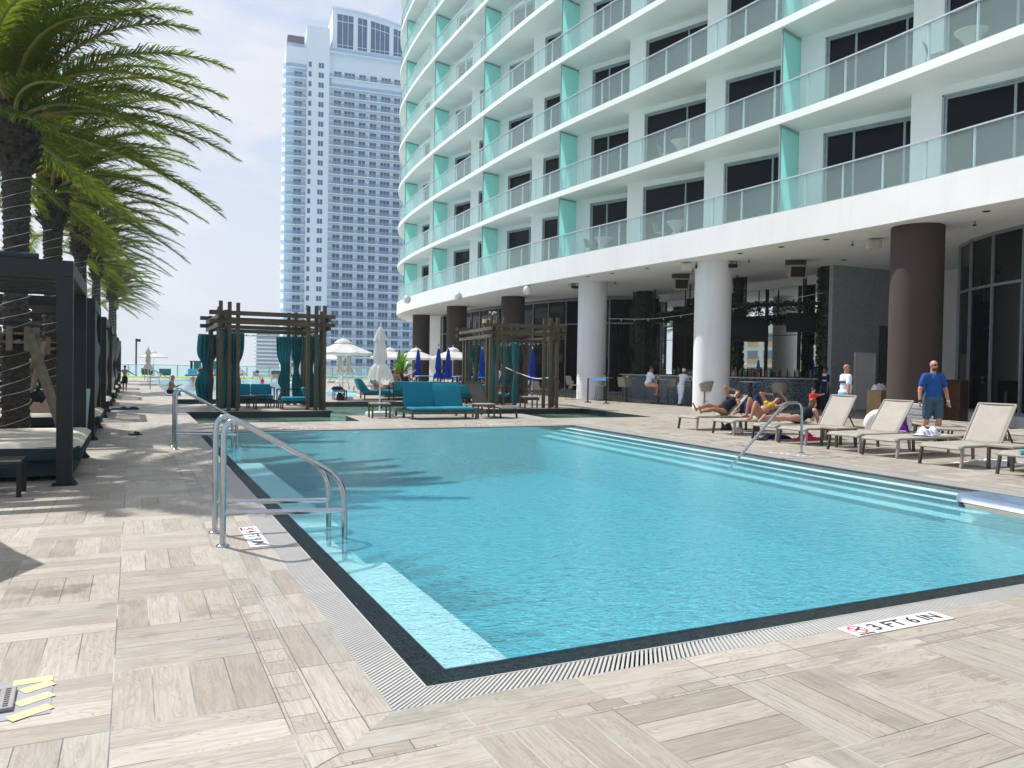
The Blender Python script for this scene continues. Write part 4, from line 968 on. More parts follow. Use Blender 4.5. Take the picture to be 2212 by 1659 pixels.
for (x0, y0, x1, y1, lab) in ((9.6, 44.5, 12.2, 49.5, 'white steel stair rail rising from the far pool behind the open parasol'), (10.3, 66, 13.5, 72, 'long white stair rail at the far corner of the far pool')):
    b = MB(); b.tube(bend([(x1+.3, y1, 0), (x1, y1, 1.0), (x0, y0, -.3)], .2), .035, 10); tag(b.build('stair_handrail', M['whitemetal'], None, True), lab, 'handrail')
# ================================================================= PERGOLAS
def make_pergola(x0, y0, w, d, lab, cur, hs=1.):
    r = empty('pergola', (x0, y0, 0), 0, lab, 'pergola'); s = .115; Hs = [3.52, 3.50, 3.48, 3.36]; mt = M['pergola']
    for cx_, sx in ((0, 1), (w, -1)):
        for cy_, sy in ((0, 1), (d, -1)):
            for k, (ax, ay) in enumerate(((0, 0), (.27, 0), (.53, .0), (.0, .40))):
                b = MB(); X = cx_+sx*ax; Y = cy_+sy*(ay+.02*k); b.box(X-s/2, X+s/2, Y-s/2, Y+s/2, 0, Hs[k]-(.28 if k in (0, 3) and sy < 0 else 0)); b.box(X-s/2-.02, X+s/2+.02, Y-s/2-.02, Y+s/2+.02, 0, .012); b.build('post', mt, r, bevel=.004)
    for z in (2.80, 3.08):
        for Y in (-.095, .095, d-.10, d+.10): b = MB(); b.box(-.34, w+.34, Y-.035, Y+.035, z, z+.13); b.build('beam', mt, r)
        for X in (-.09, .115, w-.115, w+.09): b = MB(); b.box(X-.03, X+.03, -.45, d+.45, z-.132, z-.004); b.build('beam', mt, r)
    for k in range(3): b = MB(); y = d*(k+1)/4; b.box(.15, w-.15, y-.025, y+.025, 2.62, 2.667); b.build('rafter', mt, r)
    b = MB()
    for Y in (.25, d-.25): b.tube([(.2, Y, 2.55), (w-.2, Y, 2.55)], .012, 6)
    for X in (.25, w-.25): b.tube([(X, .2, 2.55), (X, d-.2, 2.55)], .012, 6)
    b.build('curtain_rods', M['darkmetal'], r)
    b = MB()
    for k in range(14): b.ell((w*(k+.5)/14, .3+.06*sin(k*2.), 2.50-.05*abs(sin(k*1.3))), (.02, .02, .03), 6)
    b.build('bulbs', M['clearglass'], r)
    for i, (x, y, rz, wd, fl_, kn) in enumerate(cur):
        o = curtain_mesh(2.5, wd, .47, 5, .06, i+int(x0), fl_, kn).build('curtain', M['tealcurtain'], r, 'all', solid=.006); o.location = (x, y, .06); o.rotation_euler = (0, 0, rz)
    return r
make_pergola(2.5, 26.5, 3.3, 3.75, 'first dark slatted pergola with blown teal curtains, on its platform in the basin',
    [(.15, .35, 1.3, .5, .8, 1), (.50, .40, .2, .55, 1.4, 1), (-.12, 3.4, .3, .7, 2.4, 1), (.35, 3.5, .5, .45, 1., 1), (2.55, 3.45, .3, .62, .5, 2), (3.05, 3.5, -.2, .42, .5, 1), (3.2, .5, 1.3, .4, .4, 1), (2.95, .35, .2, .3, .3, 1)])
PG2 = make_pergola(12.2, 27.0, 2.7, 4.1, 'second bronze pergola in sun with tied teal curtains, before the bar columns',
    [(.25, 4.2, 1.2, .5, .6, 1), (.6, 4.3, .2, .4, .6, 1), (.3, .5, .6, .45, .6, 1), (1.95, 4.3, .1, .62, .7, 2), (2.55, 4.3, -.2, .55, .6, 2), (2.85, .55, 1.4, .35, .3, 1), (1.3, 1.0, .4, .22, .3, 1)]); PG2.rotation_euler = (0, 0, R(-8))
b = MB(); pts = catmull([(14.35, 30.6, 1.62), (14.75, 29.6, 1.3), (14.9, 28.5, 1.12), (15.0, 27.6, 1.16), (15.02, 26.9, 1.22)], 6)
b.tube(pts, .022, 8); tag(b.build('rope_barrier', M['whitemetal'], None, True), 'white rope slung between the right posts of the second pergola', 'rope')
# small yellow weather vane on the far pergola roof
r = empty('yellow_hoist', (14.0, 31.2, 3.22), .3, 'pale yellow ornament with little cups on the second pergola\'s roof', 'ornament')
b = MB(); b.box(-.35, .25, -.06, .06, .12, .42); b.bar((-.3, 0, 0), (-.3, 0, .2), .05, .05, (1, 0, 0)); b.build('body', simple('pale_yellow', (.62, .58, .28), .6, bump=0), r)
b = MB(); b.bar((.0, 0, .42), (.22, 0, .72), .03, .03); [b.ell((.22+.14*cos(a), .14*sin(a), .74), (.05, .05, .05), 8) for a in (0, 2.1, 4.2)]; b.build('cups', simple('pale_yellow2', (.62, .60, .40), .6, bump=0), r)

# ================================================================= SUN LOUNGERS (sling)
def lounger(back=0., sling='sling', frame='taupemetal', L=1.95, wd=.70, seat=.36):
    r = empty('sun_lounger'); hw = wd/2; hx = 1.18
    b = MB()
    for s in (-1, 1):
        b.tube([(0.02, s*hw, seat-.05), (.12, s*hw, seat-.012), (.35, s*hw, seat-.02), (hx, s*hw, seat-.02)], .022, 8)
        b.tube([(hx, s*hw, seat-.02), (L-.08, s*hw, seat-.02)], .02, 8)
    b.tube([(0.02, -hw, seat-.05), (.02, hw, seat-.05)], .02, 8); b.tube([(L-.08, -hw, seat-.02), (L-.08, hw, seat-.02)], .02, 8); b.tube([(hx, -hw, seat-.05), (hx, hw, seat-.05)], .018, 8)
    b.build('frame', M[frame], r, True)
    for x, lean in ((.10, -.05), (1.52, .05)):
        for s in (-1, 1):
            b = MB(); q = [(x, s*hw, seat-.03), (x+lean*.45, s*(hw+.005), seat*.5), (x+lean, s*(hw+.012), 0)]
            for p_, q_ in zip(q, q[1:]): b.bar(p_, q_, .032, .055, (1, 0, 0))
            b.build('leg', M['bronze' if sling == 'slingdark' else 'bronze'] if s > 0 else M[frame if sling == 'sling' else 'bronze'], r)
    b = MB(); b.grid(lambda u, v: (.03+(hx-.03)*u, (v-.5)*(wd-.02), seat-.0-.018*(1-(2*v-1)**2)-.03*(u < .08)*(1-u/.08)), 24, 8); b.build('seat_sling', M[sling], r, True, solid=.006)
    a = R(back); bl = .80; ux, uz = cos(a), sin(a)
    bp = lambda t, y, o=0.: (hx+.02+ux*bl*t-uz*o, y, seat-.01+uz*bl*t+ux*o)
    b = MB(); b.grid(lambda u, v: bp(u, (v-.5)*(wd-.05), -.012*(1-(2*v-1)**2)), 14, 8); b.build('back_sling', M[sling], r, True, solid=.006)
    b = MB(); fw = .018
    for s in (-1, 1): b.tube([bp(0, s*(hw-.025)), bp(1, s*(hw-.025))], fw, 8)
    b.tube([bp(1, -hw+.025), bp(1, hw-.025)], fw, 8); b.tube([bp(0, -hw+.025), bp(0, hw-.025)], fw*.8, 8)
    b.build('back_frame', M['sling'] if sling == 'sling' else M['bronze'], r, True)
    if back > 5:
        b = MB()
        for s in (-1, 1): q = bp(.45, s*(hw-.06), -.02); b.bar(q, (min(L-.1, q[0]+.22*(1-ux)+.12), s*(hw-.06), seat-.02), .02, .02)
        b.build('back_strut', M['black'], r)
    return tag(r, None, 'sun lounger')
LG = 'sling sun loungers beside the pool'
LP = {}
def lpro(back, sling='sling'):
    k = (back, sling)
    if k not in LP: LP[k] = lounger(back, sling); return LP[k], 0
    return LP[k], 1
def put_l(back, loc, rz, lab, grp=LG, sling='sling'):
    p, u = lpro(back, sling); return place(p, u, loc, rz, lab, grp)
put_l(42, (12.92, 16.22, 0), .02, 'sling lounger under the woman in the dark swimsuit, first of the row')
put_l(30, (12.82, 14.74, 0), .02, 'sling lounger under the woman in the yellow bikini')
put_l(0, (12.70, 13.25, 0), .02, 'flat sling lounger under the prone woman')
put_l(58, (12.55, 12.28, 0), .03, 'empty lounger with its back raised high, right of the prone woman')
put_l(52, (12.45, 10.86, 0), .04, 'empty lounger with raised back left of the striped towel')
put_l(0, (12.30, 9.92, 0), .04, 'flat lounger with the striped towel on it')
put_l(57, (12.06, 8.55, 0), .04, 'empty lounger with raised back at the right edge of the photo')
put_l(0, (12.00, 7.18, 0), .04, 'nearest lounger in the row, cut by the right edge of the photo')
for i, (x, y, rz, bk, lab) in enumerate(((16.3, 11.2, .9, 0, 'flat lounger behind the striped towel, left one of the back pair'), (17.2, 10.9, .9, 0, 'flat lounger behind the striped towel, right one of the back pair'), (18.6, 11.6, 1.7, 0, 'flat lounger nearest the right glass wall'), (17.7, 12.95, 1.0, 0, 'flat lounger stacked with white pool noodles'), (16.4, 10.1, .1, 0, 'flat lounger just behind the raised one at the right edge'), (17.9, 9.3, .1, 20, 'half-raised lounger far right by the glass'))):
    put_l(bk, (x, y, 0), rz, lab, 'sling sun loungers in the second row')
for (x, y, lab) in ((12.95, 11.42, 'low taupe table between the two raised loungers'), (12.55, 7.62, 'low taupe table beside the right-edge lounger'), (13.9, 15.3, 'low taupe table behind the bikini woman\'s lounger')):
    if 'st_' not in globals(): st_ = side_table(.62, .42, .40); tag(st_, None, 'side table'); u_ = 0
    place(st_, u_, (x, y, 0), .03, lab, 'low taupe side tables'); u_ = 1
# things on and round the loungers
o = heap(.62, .34, .17, 4, None, 'striped_towel', (13.75, 9.95, .37), .15, None, None); m, g = mat('striped_towel'); co = objco(g); sx = g.node('ShaderNodeSeparateXYZ', {0: co}).outputs[0]
st = g.m('LESS_THAN', g.m('FLOORED_MODULO', g.m('ADD', g.m('MULTIPLY', sx, 11.), g.m('MULTIPLY', g.noise(co, 5), .8)), 1.), .16); out(g, pbr(g, g.mix(st, (.78, .80, .86), (.02, .04, .18)), .9)); M['striped'] = m
o.data.materials.clear(); o.data.materials.append(m); tag(o, 'crumpled white towel with navy stripes on a flat lounger', 'towel')
o = heap(1.3, .7, .06, 6, M['towelw'], 'dropped_towel', (13.4, 8.5, .0), .1, 'white towels dropped on the deck under the right-edge loungers', 'towel')
heap(.9, .5, .05, 16, M['striped'], 'dropped_towel', (13.9, 7.9, .0), .5, 'striped towel on the deck under the nearest lounger', 'towel')
heap(.75, .34, .15, 7, M['pink'], 'pink_towel', (13.75, 12.95, .0), .2, 'bright pink cloth crumpled under the prone woman\'s lounger', 'towel')
heap(.7, .32, .12, 9, M['navy'], 'blue_towel', (13.3, 13.45, .0), -.2, 'dark blue cloth beside the pink one under the loungers', 'towel')
heap(.32, .24, .30, 12, M['black'], 'black_bag', (13.85, 15.75, 0), 0, 'black bag standing under the first lounger', 'bag')
heap(.35, .28, .16, 14, M['towelw'], 'snorkel_mask', (13.45, 14.9, .01), .4, 'white and blue mask lying under the bikini woman\'s lounger', 'mask')
heap(.5, .9, .5, 15, M['navy'], 'hanging_towel', (14.75, 15.75, .42), .2, 'dark towel draped behind the first lounger\'s back', 'towel')
for k in range(5):
    b = MB(); z = .45+.075*k; b.tube(catmull([(17.2+.05*k, 13.9, z), (17.5, 13.5+.05*sin(k*2.), z+.03), (17.85, 13.2, z+.02*(k % 2)), (18.1-.06*k, 13.0, z)], 6), .042, 10); tag(b.build('pool_noodle', M['whitemetal'], None, True), 'white pool noodle in the pile on a second-row lounger, %s' % ['lowest', 'second from the bottom', 'middle one', 'second from the top', 'topmost'][k], 'pool noodle', 'pile of white pool noodles')
for k, (x, y, lab) in enumerate(((16.05, 12.98, 'left pale round float propped behind the raised lounger'), (16.2, 12.6, 'right pale round float propped behind the raised lounger'))):
    b = MB(); R_ = .27; n1, n2 = 28, 12; vs = [(cos(2*PI*i/n1)*(R_+.07*cos(2*PI*j/n2)), .12*sin(2*PI*j/n2), .36+sin(2*PI*i/n1)*(R_+.07*cos(2*PI*j/n2))) for i in range(n1) for j in range(n2)]
    b.add(vs, [(i*n2+j, i*n2+(j+1) % n2, ((i+1) % n1)*n2+(j+1) % n2, ((i+1) % n1)*n2+j) for i in range(n1) for j in range(n2)]); b.lathe([(R_, -.01), (R_, .01)], (0, 0, 0), 28)
    b.v = [v if i < len(vs) else (v[0], v[2], .36+v[1]) for i, v in enumerate(b.v)]
    o = b.build('swim_float', M['signwhite'], None, True); o.location = (x, y, 0); o.rotation_euler = (.25, 0, -.5+.2*k); tag(o, lab, 'float')
# blue-grey float at the right edge of the pool
r = empty('foam_raft', (9.10, 6.12, -.03), R(-98), 'blue-grey moulded raft floating at the right edge of the pool', 'raft')
b = MB()
def raft(u, v):
    x = 1.7*u; y = (v-.5)*.66; e = min(u*2.1, .35-abs(y)); rd = 1-math.exp(-max(0, e)/.06); nose = min(1, (u*2.1/.30)**.5 if u < .15 else 1)
    rec = .055*(1 if (u > .17 and abs(y) < .21) else 0)
    return (x, y*nose, .02+.135*rd-rec*min(1, max(0, (u-.17)*12)))
b.grid(raft, 50, 24); b.grid(lambda u, v: (1.7*u, (v-.5)*.66*min(1, (u*2.1/.30)**.5 if u < .15 else 1), .02), 30, 2); b.build('body', M['board'], r, 'all')
b = MB(); b.bar((.35, -.355, .03), (1.7, -.345, .03), .03, .045); b.build('edge_strip', M['taupetop'], r)
for x in (.33, 1.6): b = MB(); b.lathe([(.035, 0), (.045, .02), (.035, .04)], (x, -.36, .0), 12); b.build('knob', M['black'], r)
b = MB(); b.tube([(11.02, 7.58, .37), (12.6, 6.3, .42)], .045, 14); o = b.build('pool_noodle', simple('teal_noodle', (.10, .38, .42), .5, bump=0), None, True); tag(o, 'blue-green tube resting on the nearest lounger at the right edge', 'pool noodle'); o.location = (1.05, -.35, .0)
# ================================================================= LOUNGE FURNITURE BETWEEN THE PERGOLAS
def cushion(mb, x0, x1, y0, y1, z0, z1, r=.03):
    n = 8; mb.box(x0, x1, y0, y1, z0, z1)
def soft(name, pts, mt, parent, bev=.035):
    b = MB(); b.add(pts, [(0,3,2,1),(4,5,6,7),(0,1,5,4),(1,2,6,5),(2,3,7,6),(3,0,4,7)]); o = b.build(name, mt, parent, 'all', bevel=bev)
    o.modifiers['b'].segments = 3; return o
r = empty('double_lounger', (7.13, 21.15, 0), R(-2), 'big teal double lounger with both backs raised, at the pool\'s far edge', 'lounger')
b = MB(); b.box(0, 2.0, 0, .05, .16, .24); b.box(0, 2.0, 1.75, 1.80, .16, .24); b.box(0, .05, .05, 1.75, .16, .24); b.box(1.95, 2., .05, 1.75, .16, .24); b.box(.05, 1.95, .9, .95, .17, .23)
b.build('frame', M['bronze'], r)
for x in (0, 1.945):
    for y in (0, .9, 1.745): b = MB(); b.box(x, x+.055, y, y+.055, 0, .16); b.build('leg', M['bronze'], r)
for k, (a, hh) in enumerate(((74, .78), (58, .80))):
    x0 = .06+k*.95; x1 = x0+.93; y = 1.12
    soft('seat_cushion', [(x0, .03, .245), (x1, .03, .245), (x1, y, .245), (x0, y, .245), (x0, .03, .335), (x1, .03, .33), (x1, y, .34), (x0, y, .34)], M['teal'], r)
    ca, sa = cos(R(a)), sin(R(a)); q = lambda t, o_: (y+ca*t-sa*o_, .30+sa*t+ca*o_)
    p0, p1, p2, p3 = q(0, 0), q(hh, 0), q(hh, .09), q(0, .09)
    soft('back_cushion', [(x0, p0[0], p0[1]), (x1, p0[0], p0[1]), (x1, p1[0], p1[1]), (x0, p1[0], p1[1]), (x0, p3[0], p3[1]), (x1, p3[0], p3[1]), (x1, p2[0], p2[1]), (x0, p2[0], p2[1])], M['teal'], r)
    b = MB(); b.bar((x0+.02, y+.02, .24), (x0+.02, y+ca*hh*.9+.03, .24+sa*hh*.9), .03, .03, (1, 0, 0)); b.bar((x1-.02, y+.02, .24), (x1-.02, y+ca*hh*.9+.03, .24+sa*hh*.9), .03, .03, (1, 0, 0)); b.build('back_frame', M['bronze'], r)
t_ = side_table(.56, .50, .44); tag(t_, None, 'side table')
for i, (x, y, lab) in enumerate(((6.22, 22.05, 'square taupe-topped table in front of the closed white parasol'), (9.25, 21.35, 'taupe side table between the double lounger and the dark sling lounger'), (13.55, 26.75, 'pale taupe table standing in the second pergola'), (7.95, 34.2, 'small dark table with bags by the laptop man\'s daybed'))): place(t_, i > 0, (x, y, 0), -.05, lab, 'square taupe side tables')
put_l(62, (10.3, 21.3, 0), R(112), 'dark sling lounger with raised back between the double lounger and the basin', 'dark sling loungers', 'slingdark')
def sofa(w=1.5, d=.8, seat=.42, back=.80, legs=True, nb=2, frame=True):
    r = empty('sofa')
    soft('seat_cushion', [(0.05, 0, seat-.15), (w-.05, 0, seat-.15), (w-.05, d-.15, seat-.15), (.05, d-.15, seat-.15), (.05, 0, seat), (w-.05, 0, seat), (w-.05, d-.15, seat), (.05, d-.15, seat)], M['teal'], r)
    for k in range(nb):
        a = .05+(w-.1)*k/nb+.01; b_ = .05+(w-.1)*(k+1)/nb-.01; soft('back_cushion', [(a, d-.28, seat), (b_, d-.28, seat), (b_, d-.05, seat), (a, d-.05, seat), (a, d-.16, back), (b_, d-.16, back), (b_, d-.02, back), (a, d-.02, back)], M['teal'], r)
    if frame:
        b = MB(); b.box(0, w, 0, d, seat-.20, seat-.155)
        for x in (0, w-.04): b.box(x, x+.04, 0, .04, 0, seat-.2); b.box(x, x+.04, d-.04, d, 0, back-.08); b.box(x, x+.04, 0, .04, seat-.155, back-.1); b.box(x, x+.04, .04, d-.04, back-.14, back-.1)
        b.build('frame', M['darkmetal'], r)
    return tag(r, None, 'sofa')
sf = sofa(); SG = 'teal lounge sofas'
place(sf, 0, (3.05, 28.7, 0), 0, 'teal loveseat on the left inside the first pergola', SG)
place(sf, 1, (13.4, 30.6, 0), PI, 'teal sofa seen from behind inside the second pergola', SG)
place(sf, 1, (14.6, 30.2, 0), PI*.5+.1, 'teal armless seat at the rear right of the second pergola', SG)
sfb = sofa(2.3, .85, .42, .86, nb=2, frame=True); sfb['category'] = 'sofa'
p = W_(1012, 36.5); place(sfb, 0, (p.x, p.y, 0), PI-.06, 'long teal sofa seen from behind, left of the second pergola', SG)
p = W_(958, 36.5); place(sfb, 1, (p.x-.3, p.y, 0), PI-.06, 'long teal sofa seen from behind, beside the seated bald man', SG)
r = empty('chaise', (4.55, 26.95, 0), 0, 'teal chaise with two pillows on the right inside the first pergola', 'chaise')
soft('seat_cushion', [(0, 0, .26), (1.2, 0, .26), (1.2, .8, .26), (0, .8, .26), (0, 0, .41), (1.2, 0, .41), (1.2, .8, .41), (0, .8, .41)], M['teal'], r)
b = MB(); b.box(-.04, 1.24, -.04, .84, .20, .255)
for x in (-.04, 1.2):
    for y in (-.04, .8): b.box(x, x+.04, y, y+.04, 0, .20)
b.box(-.1, -.06, .0, .04, 0, .68); b.box(-.1, -.06, .8, .84, 0, .68); b.box(-.1, 1.1, .80, .84, .64, .68); b.build('frame', M['darkmetal'], r)
for k in (0, 1): soft('pillow', [(.78+.17*k, .1, .42), (.90+.17*k, .1, .41), (.90+.17*k, .6, .41), (.78+.17*k, .6, .42), (.66+.16*k, .12, .72), (.76+.16*k, .1, .76), (.76+.16*k, .58, .76), (.66+.16*k, .6, .72)], M['teal'], r, .04)
t2_ = side_table(.68, .6, .45, 'darkmetal', 'darkmetal'); tag(t2_, None, 'side table'); place(t2_, 0, (3.05, 27.2, 0), 0, 'dark low table, left one inside the first pergola', 'dark low tables'); place(t2_, 1, (3.55, 27.9, 0), 0, 'dark low table, right one inside the first pergola', 'dark low tables')
# daybed with people behind the basin
r = empty('double_lounger', (9.3, 34.35, 0), R(-8), 'teal double daybed carrying the man with the laptop', 'lounger')
b = MB(); b.box(0, 2.7, 0, 1.5, .2, .27)
for x in (.02, 1.32, 2.62):
    for y in (0, 1.44): b.box(x, x+.06, y, y+.06, 0, .2)
b.build('frame', M['bronze'], r)
soft('mattress', [(0, 0, .275), (2.7, 0, .275), (2.7, 1.5, .275), (0, 1.5, .275), (0, 0, .42), (2.7, 0, .42), (2.7, 1.5, .42), (0, 1.5, .42)], M['teal'], r)
soft('bolster', [(-.12, .05, .4), (.28, .05, .4), (.28, 1.45, .4), (-.12, 1.45, .4), (-.30, .05, .92), (-.10, .05, .94), (-.10, 1.45, .94), (-.30, 1.45, .92)], M['teal'], r, .06)
heap(.9, .9, .10, 31, M['towelw'], 'white_towel', (9.75, 34.9, .42), 0, 'white towel spread under the man with the laptop', 'towel')
heap(.55, .4, .22, 33, M['navy'], 'beach_bag', (8.15, 34.4, .44), .2, 'navy bag on the small table by the daybed', 'bag'); heap(.4, .35, .42, 34, M['black'], 'backpack', (8.2, 34.1, 0), .2, 'black backpack standing under the small table', 'bag')
# rows of loungers behind
for i, (u, d, rz, bk, sl, lab) in enumerate(((690, 46, 1.9, 45, 'slingdark', 'dark sling lounger under the sunbather with raised arms'), (790, 46, .5, 55, 'sling', 'raised pale lounger, leftmost of the group behind the daybed'), (815, 47, .5, 40, 'sling', 'second raised pale lounger behind the daybed'), (838, 46, .5, 50, 'sling', 'third raised pale lounger behind the daybed'), (862, 45, .5, 42, 'sling', 'fourth raised pale lounger behind the closed white parasol'), (905, 43, .5, 28, 'sling', 'low-backed pale lounger behind the seated man'), (948, 44, .6, 40, 'sling', 'grey lounger back behind the teal sofas, left one'), (965, 44, .6, 50, 'sling', 'grey lounger back behind the teal sofas, right one'), (650, 60, 1.9, 40, 'slingdark', 'dark lounger farther off behind the first pergola'), (625, 66, 1.7, 30, 'slingdark', 'dark lounger at the far pool\'s right corner'))):
    p = W_(u-18, d); put_l(bk, (p.x, p.y, 0), rz, lab, 'sun loungers behind the basin', sl)
# potted palm, dining tables with blue tops, hedge of planters
r = empty('potted_palm', tuple(W_(866, 44)), 0, 'bright green broad-leaved plant in a black cube pot', 'potted plant'); b = MB(); b.prism([(-.42, -.42), (.42, -.42), (.42, .42), (-.42, .42)], 0, 1.0); b.build('pot', M['black'], r, bevel=.02)
b = MB(); rnd = random.Random(4)
for k in range(34):
    a = k*2.4; el = R(rnd.uniform(30, 85)); L_ = rnd.uniform(1.0, 1.7); d = Vector((cos(a)*cos(el), sin(a)*cos(el), sin(el))); p_ = Vector((0, 0, 1.0)); w_ = .11; s_ = Vector((-sin(a), cos(a), 0)); pr_ = None
    for j in range(7):
        t = j/6; ww = w_*sin(PI*min(1, .15+t*.85))+.005; q = (p_+s_*ww, p_-s_*ww)
        if pr_: b.add([pr_[0], pr_[1], q[1], q[0]], [(0, 1, 2, 3)])
        pr_ = q; d = (d+Vector((0, 0, -.10*j*.6))).normalized(); p_ = p_+d*L_/6
b.build('leaves', M['leafbright'], r)
def dining(w=1.5, d=.8):
    r = empty('dining_table'); b = MB(); b.box(0, w, 0, d, 1.02, 1.06); b.build('table_top', M['blueband'], r)
    for x in (.05, w-.1):
        for y in (.05, d-.1): b = MB(); b.box(x, x+.05, y, y+.05, 0, 1.02); b.build('leg', M['darkmetal'], r)
    return tag(r, None, 'table')
dn = dining(); 
for i, (u, d, lab) in enumerate(((905, 41, 'blue-topped high table left of the open parasols\' poles'), (943, 41, 'blue-topped high table before the pale end wall'), (985, 40, 'blue-topped high table left of the second pergola'), (1018, 39, 'blue-topped high table seen through the second pergola'), (1075, 38, 'blue-topped high table with people, inside the pergola\'s frame'))): p = W_(u, d); place(dn, i > 0, (p.x, p.y, 0), -.05, lab, 'blue-topped high tables')
# ================================================================= BAR
r = empty('outdoor_bar', (24, 30, 0), 0, 'long bar counter clad in dark pebble mosaic under the hotel', 'bar'); bc = [(25.55, 23.7), (24.3, 24.0), (23.45, 25.3), (23.3, 27.5), (23.6, 31), (24.4, 35), (25.3, 37.6), (27.2, 38.3)]
bcc = catmull([(x, y, 0) for x, y in bc], 6); ins = offs(bcc, .0)
b = MB(); b.prism([(p.x-24, p.y-30) for p in bcc]+[(27.3-24, 37.4-30), (25.9-24, 36.9-30), (25.0-24, 34.6-30), (24.3-24, 31-30), (24.0-24, 27.6-30), (24.1-24, 25.7-30), (24.7-24, 24.8-30), (25.6-24, 24.5-30)], 0, 1.26); b.build('counter_front', M['pebble'], r)
b = MB()
for p_, q_ in zip(bcc, bcc[1:]): n_ = Vector(((q_-p_).y, -(q_-p_).x, 0)).normalized(); c_ = Vector((-24, -30, 1.29)); b.bar(p_+c_+n_*.15, q_+c_+n_*.15, .62, .05)
b.build('counter_top', M['tabletop'], r)
b = MB(); b.box(27.0-24, 27.6-24, 24-30, 37-30, 0, 1.0); b.box(27.2-24, 27.6-24, 24-30, 37-30, 1.0, 1.35); b.build('back_counter', M['darkmetal'], r)
def bottle(mt, h=.3, r0=.038):
    b = MB(); b.lathe([(r0, 0), (r0, h*.58), (r0*.45, h*.74), (r0*.38, h), (r0*.2, h)], n=10); return b.build('bottle', mt, None, True)
BT = [(bottle(M['greenglass']), 'green glass bottle on the bar counter', 'green bottles along the bar'), (bottle(M['amber']), 'amber bottle on the bar counter', 'amber bottles along the bar'), (bottle(M['clearglass'], .27), 'clear bottle on the bar counter', 'clear bottles along the bar'), (bottle(M['redglass'], .32), 'red bottle on the bar counter', 'red bottles along the bar'), (bottle(M['black'], .3), 'dark bottle on the bar counter', 'dark bottles along the bar')]
usedb = [0]*5; rnd = random.Random(12)
for k in range(95):
    t = rnd.random(); j = rnd.randrange(5); y = 24.6+12.2*t if k > 40 else 24.6+3.2*rnd.random(); x = 27.3+rnd.uniform(-.15, .15); z = 1.352
    if k % 3 == 0 or k <= 40: x = 24.55+rnd.uniform(-.22, .1) if 25.2 < y < 31 else x; z = 1.318 if 25.2 < y < 31 else 1.352
    o, lab, gr = BT[j]
    if usedb[j]: o = o.copy(); COL.objects.link(o)
    usedb[j] = 1; o.location = (x, y, z); o.scale = (1.25, 1.25, rnd.uniform(.8, 1.45)); tag(o, lab, 'bottle', gr)
def ivy(mb, c, r, n, rnd, flat=None):
    for _ in range(n):
        if flat: p_ = Vector((rnd.uniform(flat[0], flat[1]), rnd.uniform(flat[2], flat[3]), rnd.uniform(flat[4], flat[5])))
        else: a = rnd.uniform(0, 2*PI); p_ = Vector((c[0]+cos(a)*r*rnd.uniform(.92, 1.15), c[1]+sin(a)*r*rnd.uniform(.92, 1.15), rnd.uniform(c[2], c[3])))
        d = Vector((rnd.gauss(0, 1), rnd.gauss(0, 1), rnd.gauss(0, 1))).normalized(); e = d.orthogonal().normalized(); s = rnd.uniform(.05, .12)
        mb.add([p_-e*s*.5, p_+d*s*.8, p_+e*s*.5, p_-d*s*.9], [(0, 1, 2, 3)])
for (x, y, rr, lab) in ((26.0, 36.6, .55, 'ivy-clad pillar at the left end of the bar'), (25.75, 28.6, .24, 'ivy-clad post behind the middle of the bar'), (26.15, 23.75, .34, 'ivy-clad post at the right end of the bar by the grey wall')):
    r = empty('ivy_pillar', (x, y, 0), 0, lab, 'pillar'); b = MB(); b.lathe([(rr*.85, 0), (rr*.85, 5.99)], n=20); b.build('core', M['darkmetal'], r, True); b = MB(); ivy(b, (0, 0, .9, 5.95), rr, 2600, random.Random(int(y))); b.build('foliage', M['ivy'], r)
r = empty('hanging_garland', (24.9, 30, 4.45), 0, 'hanging beam of trailing greenery above the bar', 'plants'); b = MB(); b.bar((1.1, -6.3, 0), (-.3, -4, 0), .12, .12); b.bar((-.3, -4, 0), (-.2, 1.5, 0), .12, .12); b.bar((-.2, 1.5, 0), (1.0, 6.4, 0), .12, .12)
for y in (-5.5, -2.2, 1.5, 5): b.bar((0 if abs(y) < 5 else .7, y, .06), (0 if abs(y) < 5 else .7, y, 1.53), .05, .05, (1, 0, 0))
b.build('beam', M['black'], r); b = MB(); rnd = random.Random(5)
for k in range(60):
    t = k/59; y = -6.3+12.7*t; x = 1.1-1.4*min(1, (y+6.3)/2.3) if y < -4 else (-.3+.1*(y+4)/5.5 if y < 1.5 else -.2+1.2*(y-1.5)/4.9); dz = rnd.uniform(.2, .45)
    ivy(b, None, 0, 75, rnd, (x-.22, x+.22, y-.16, y+.16, -dz, .18))
b.build('foliage', M['ivy'], r)
for i, (u, d, z0, z1, wd, lab) in enumerate(((1487, 40, 3.38, 4.20, 1.55, 'left black television hung over the bar'), (1608, 36.5, 2.95, 4.08, 1.75, 'middle black television hung over the bar beside the white column'), (1737, 33.5, 3.28, 4.12, 1.55, 'right black television hung over the bar'))):
    p = W_(u, d); r = empty('television', (p.x, p.y, z0), R(-38), lab, 'television', 'televisions over the bar'); b = MB(); b.box(-wd/2, wd/2, 0, .08, 0, z1-z0); b.build('casing', M['black'], r, bevel=.01)
    b = MB(); b.box(-wd/2+.03, wd/2-.03, -.004, 0-.001, .04, z1-z0-.03); b.build('screen', M['screen'], r); b = MB(); b.box(-.04, .04, .08, .14, z1-z0-.4, 5.99-z0); b.build('mount', M['black'], r)
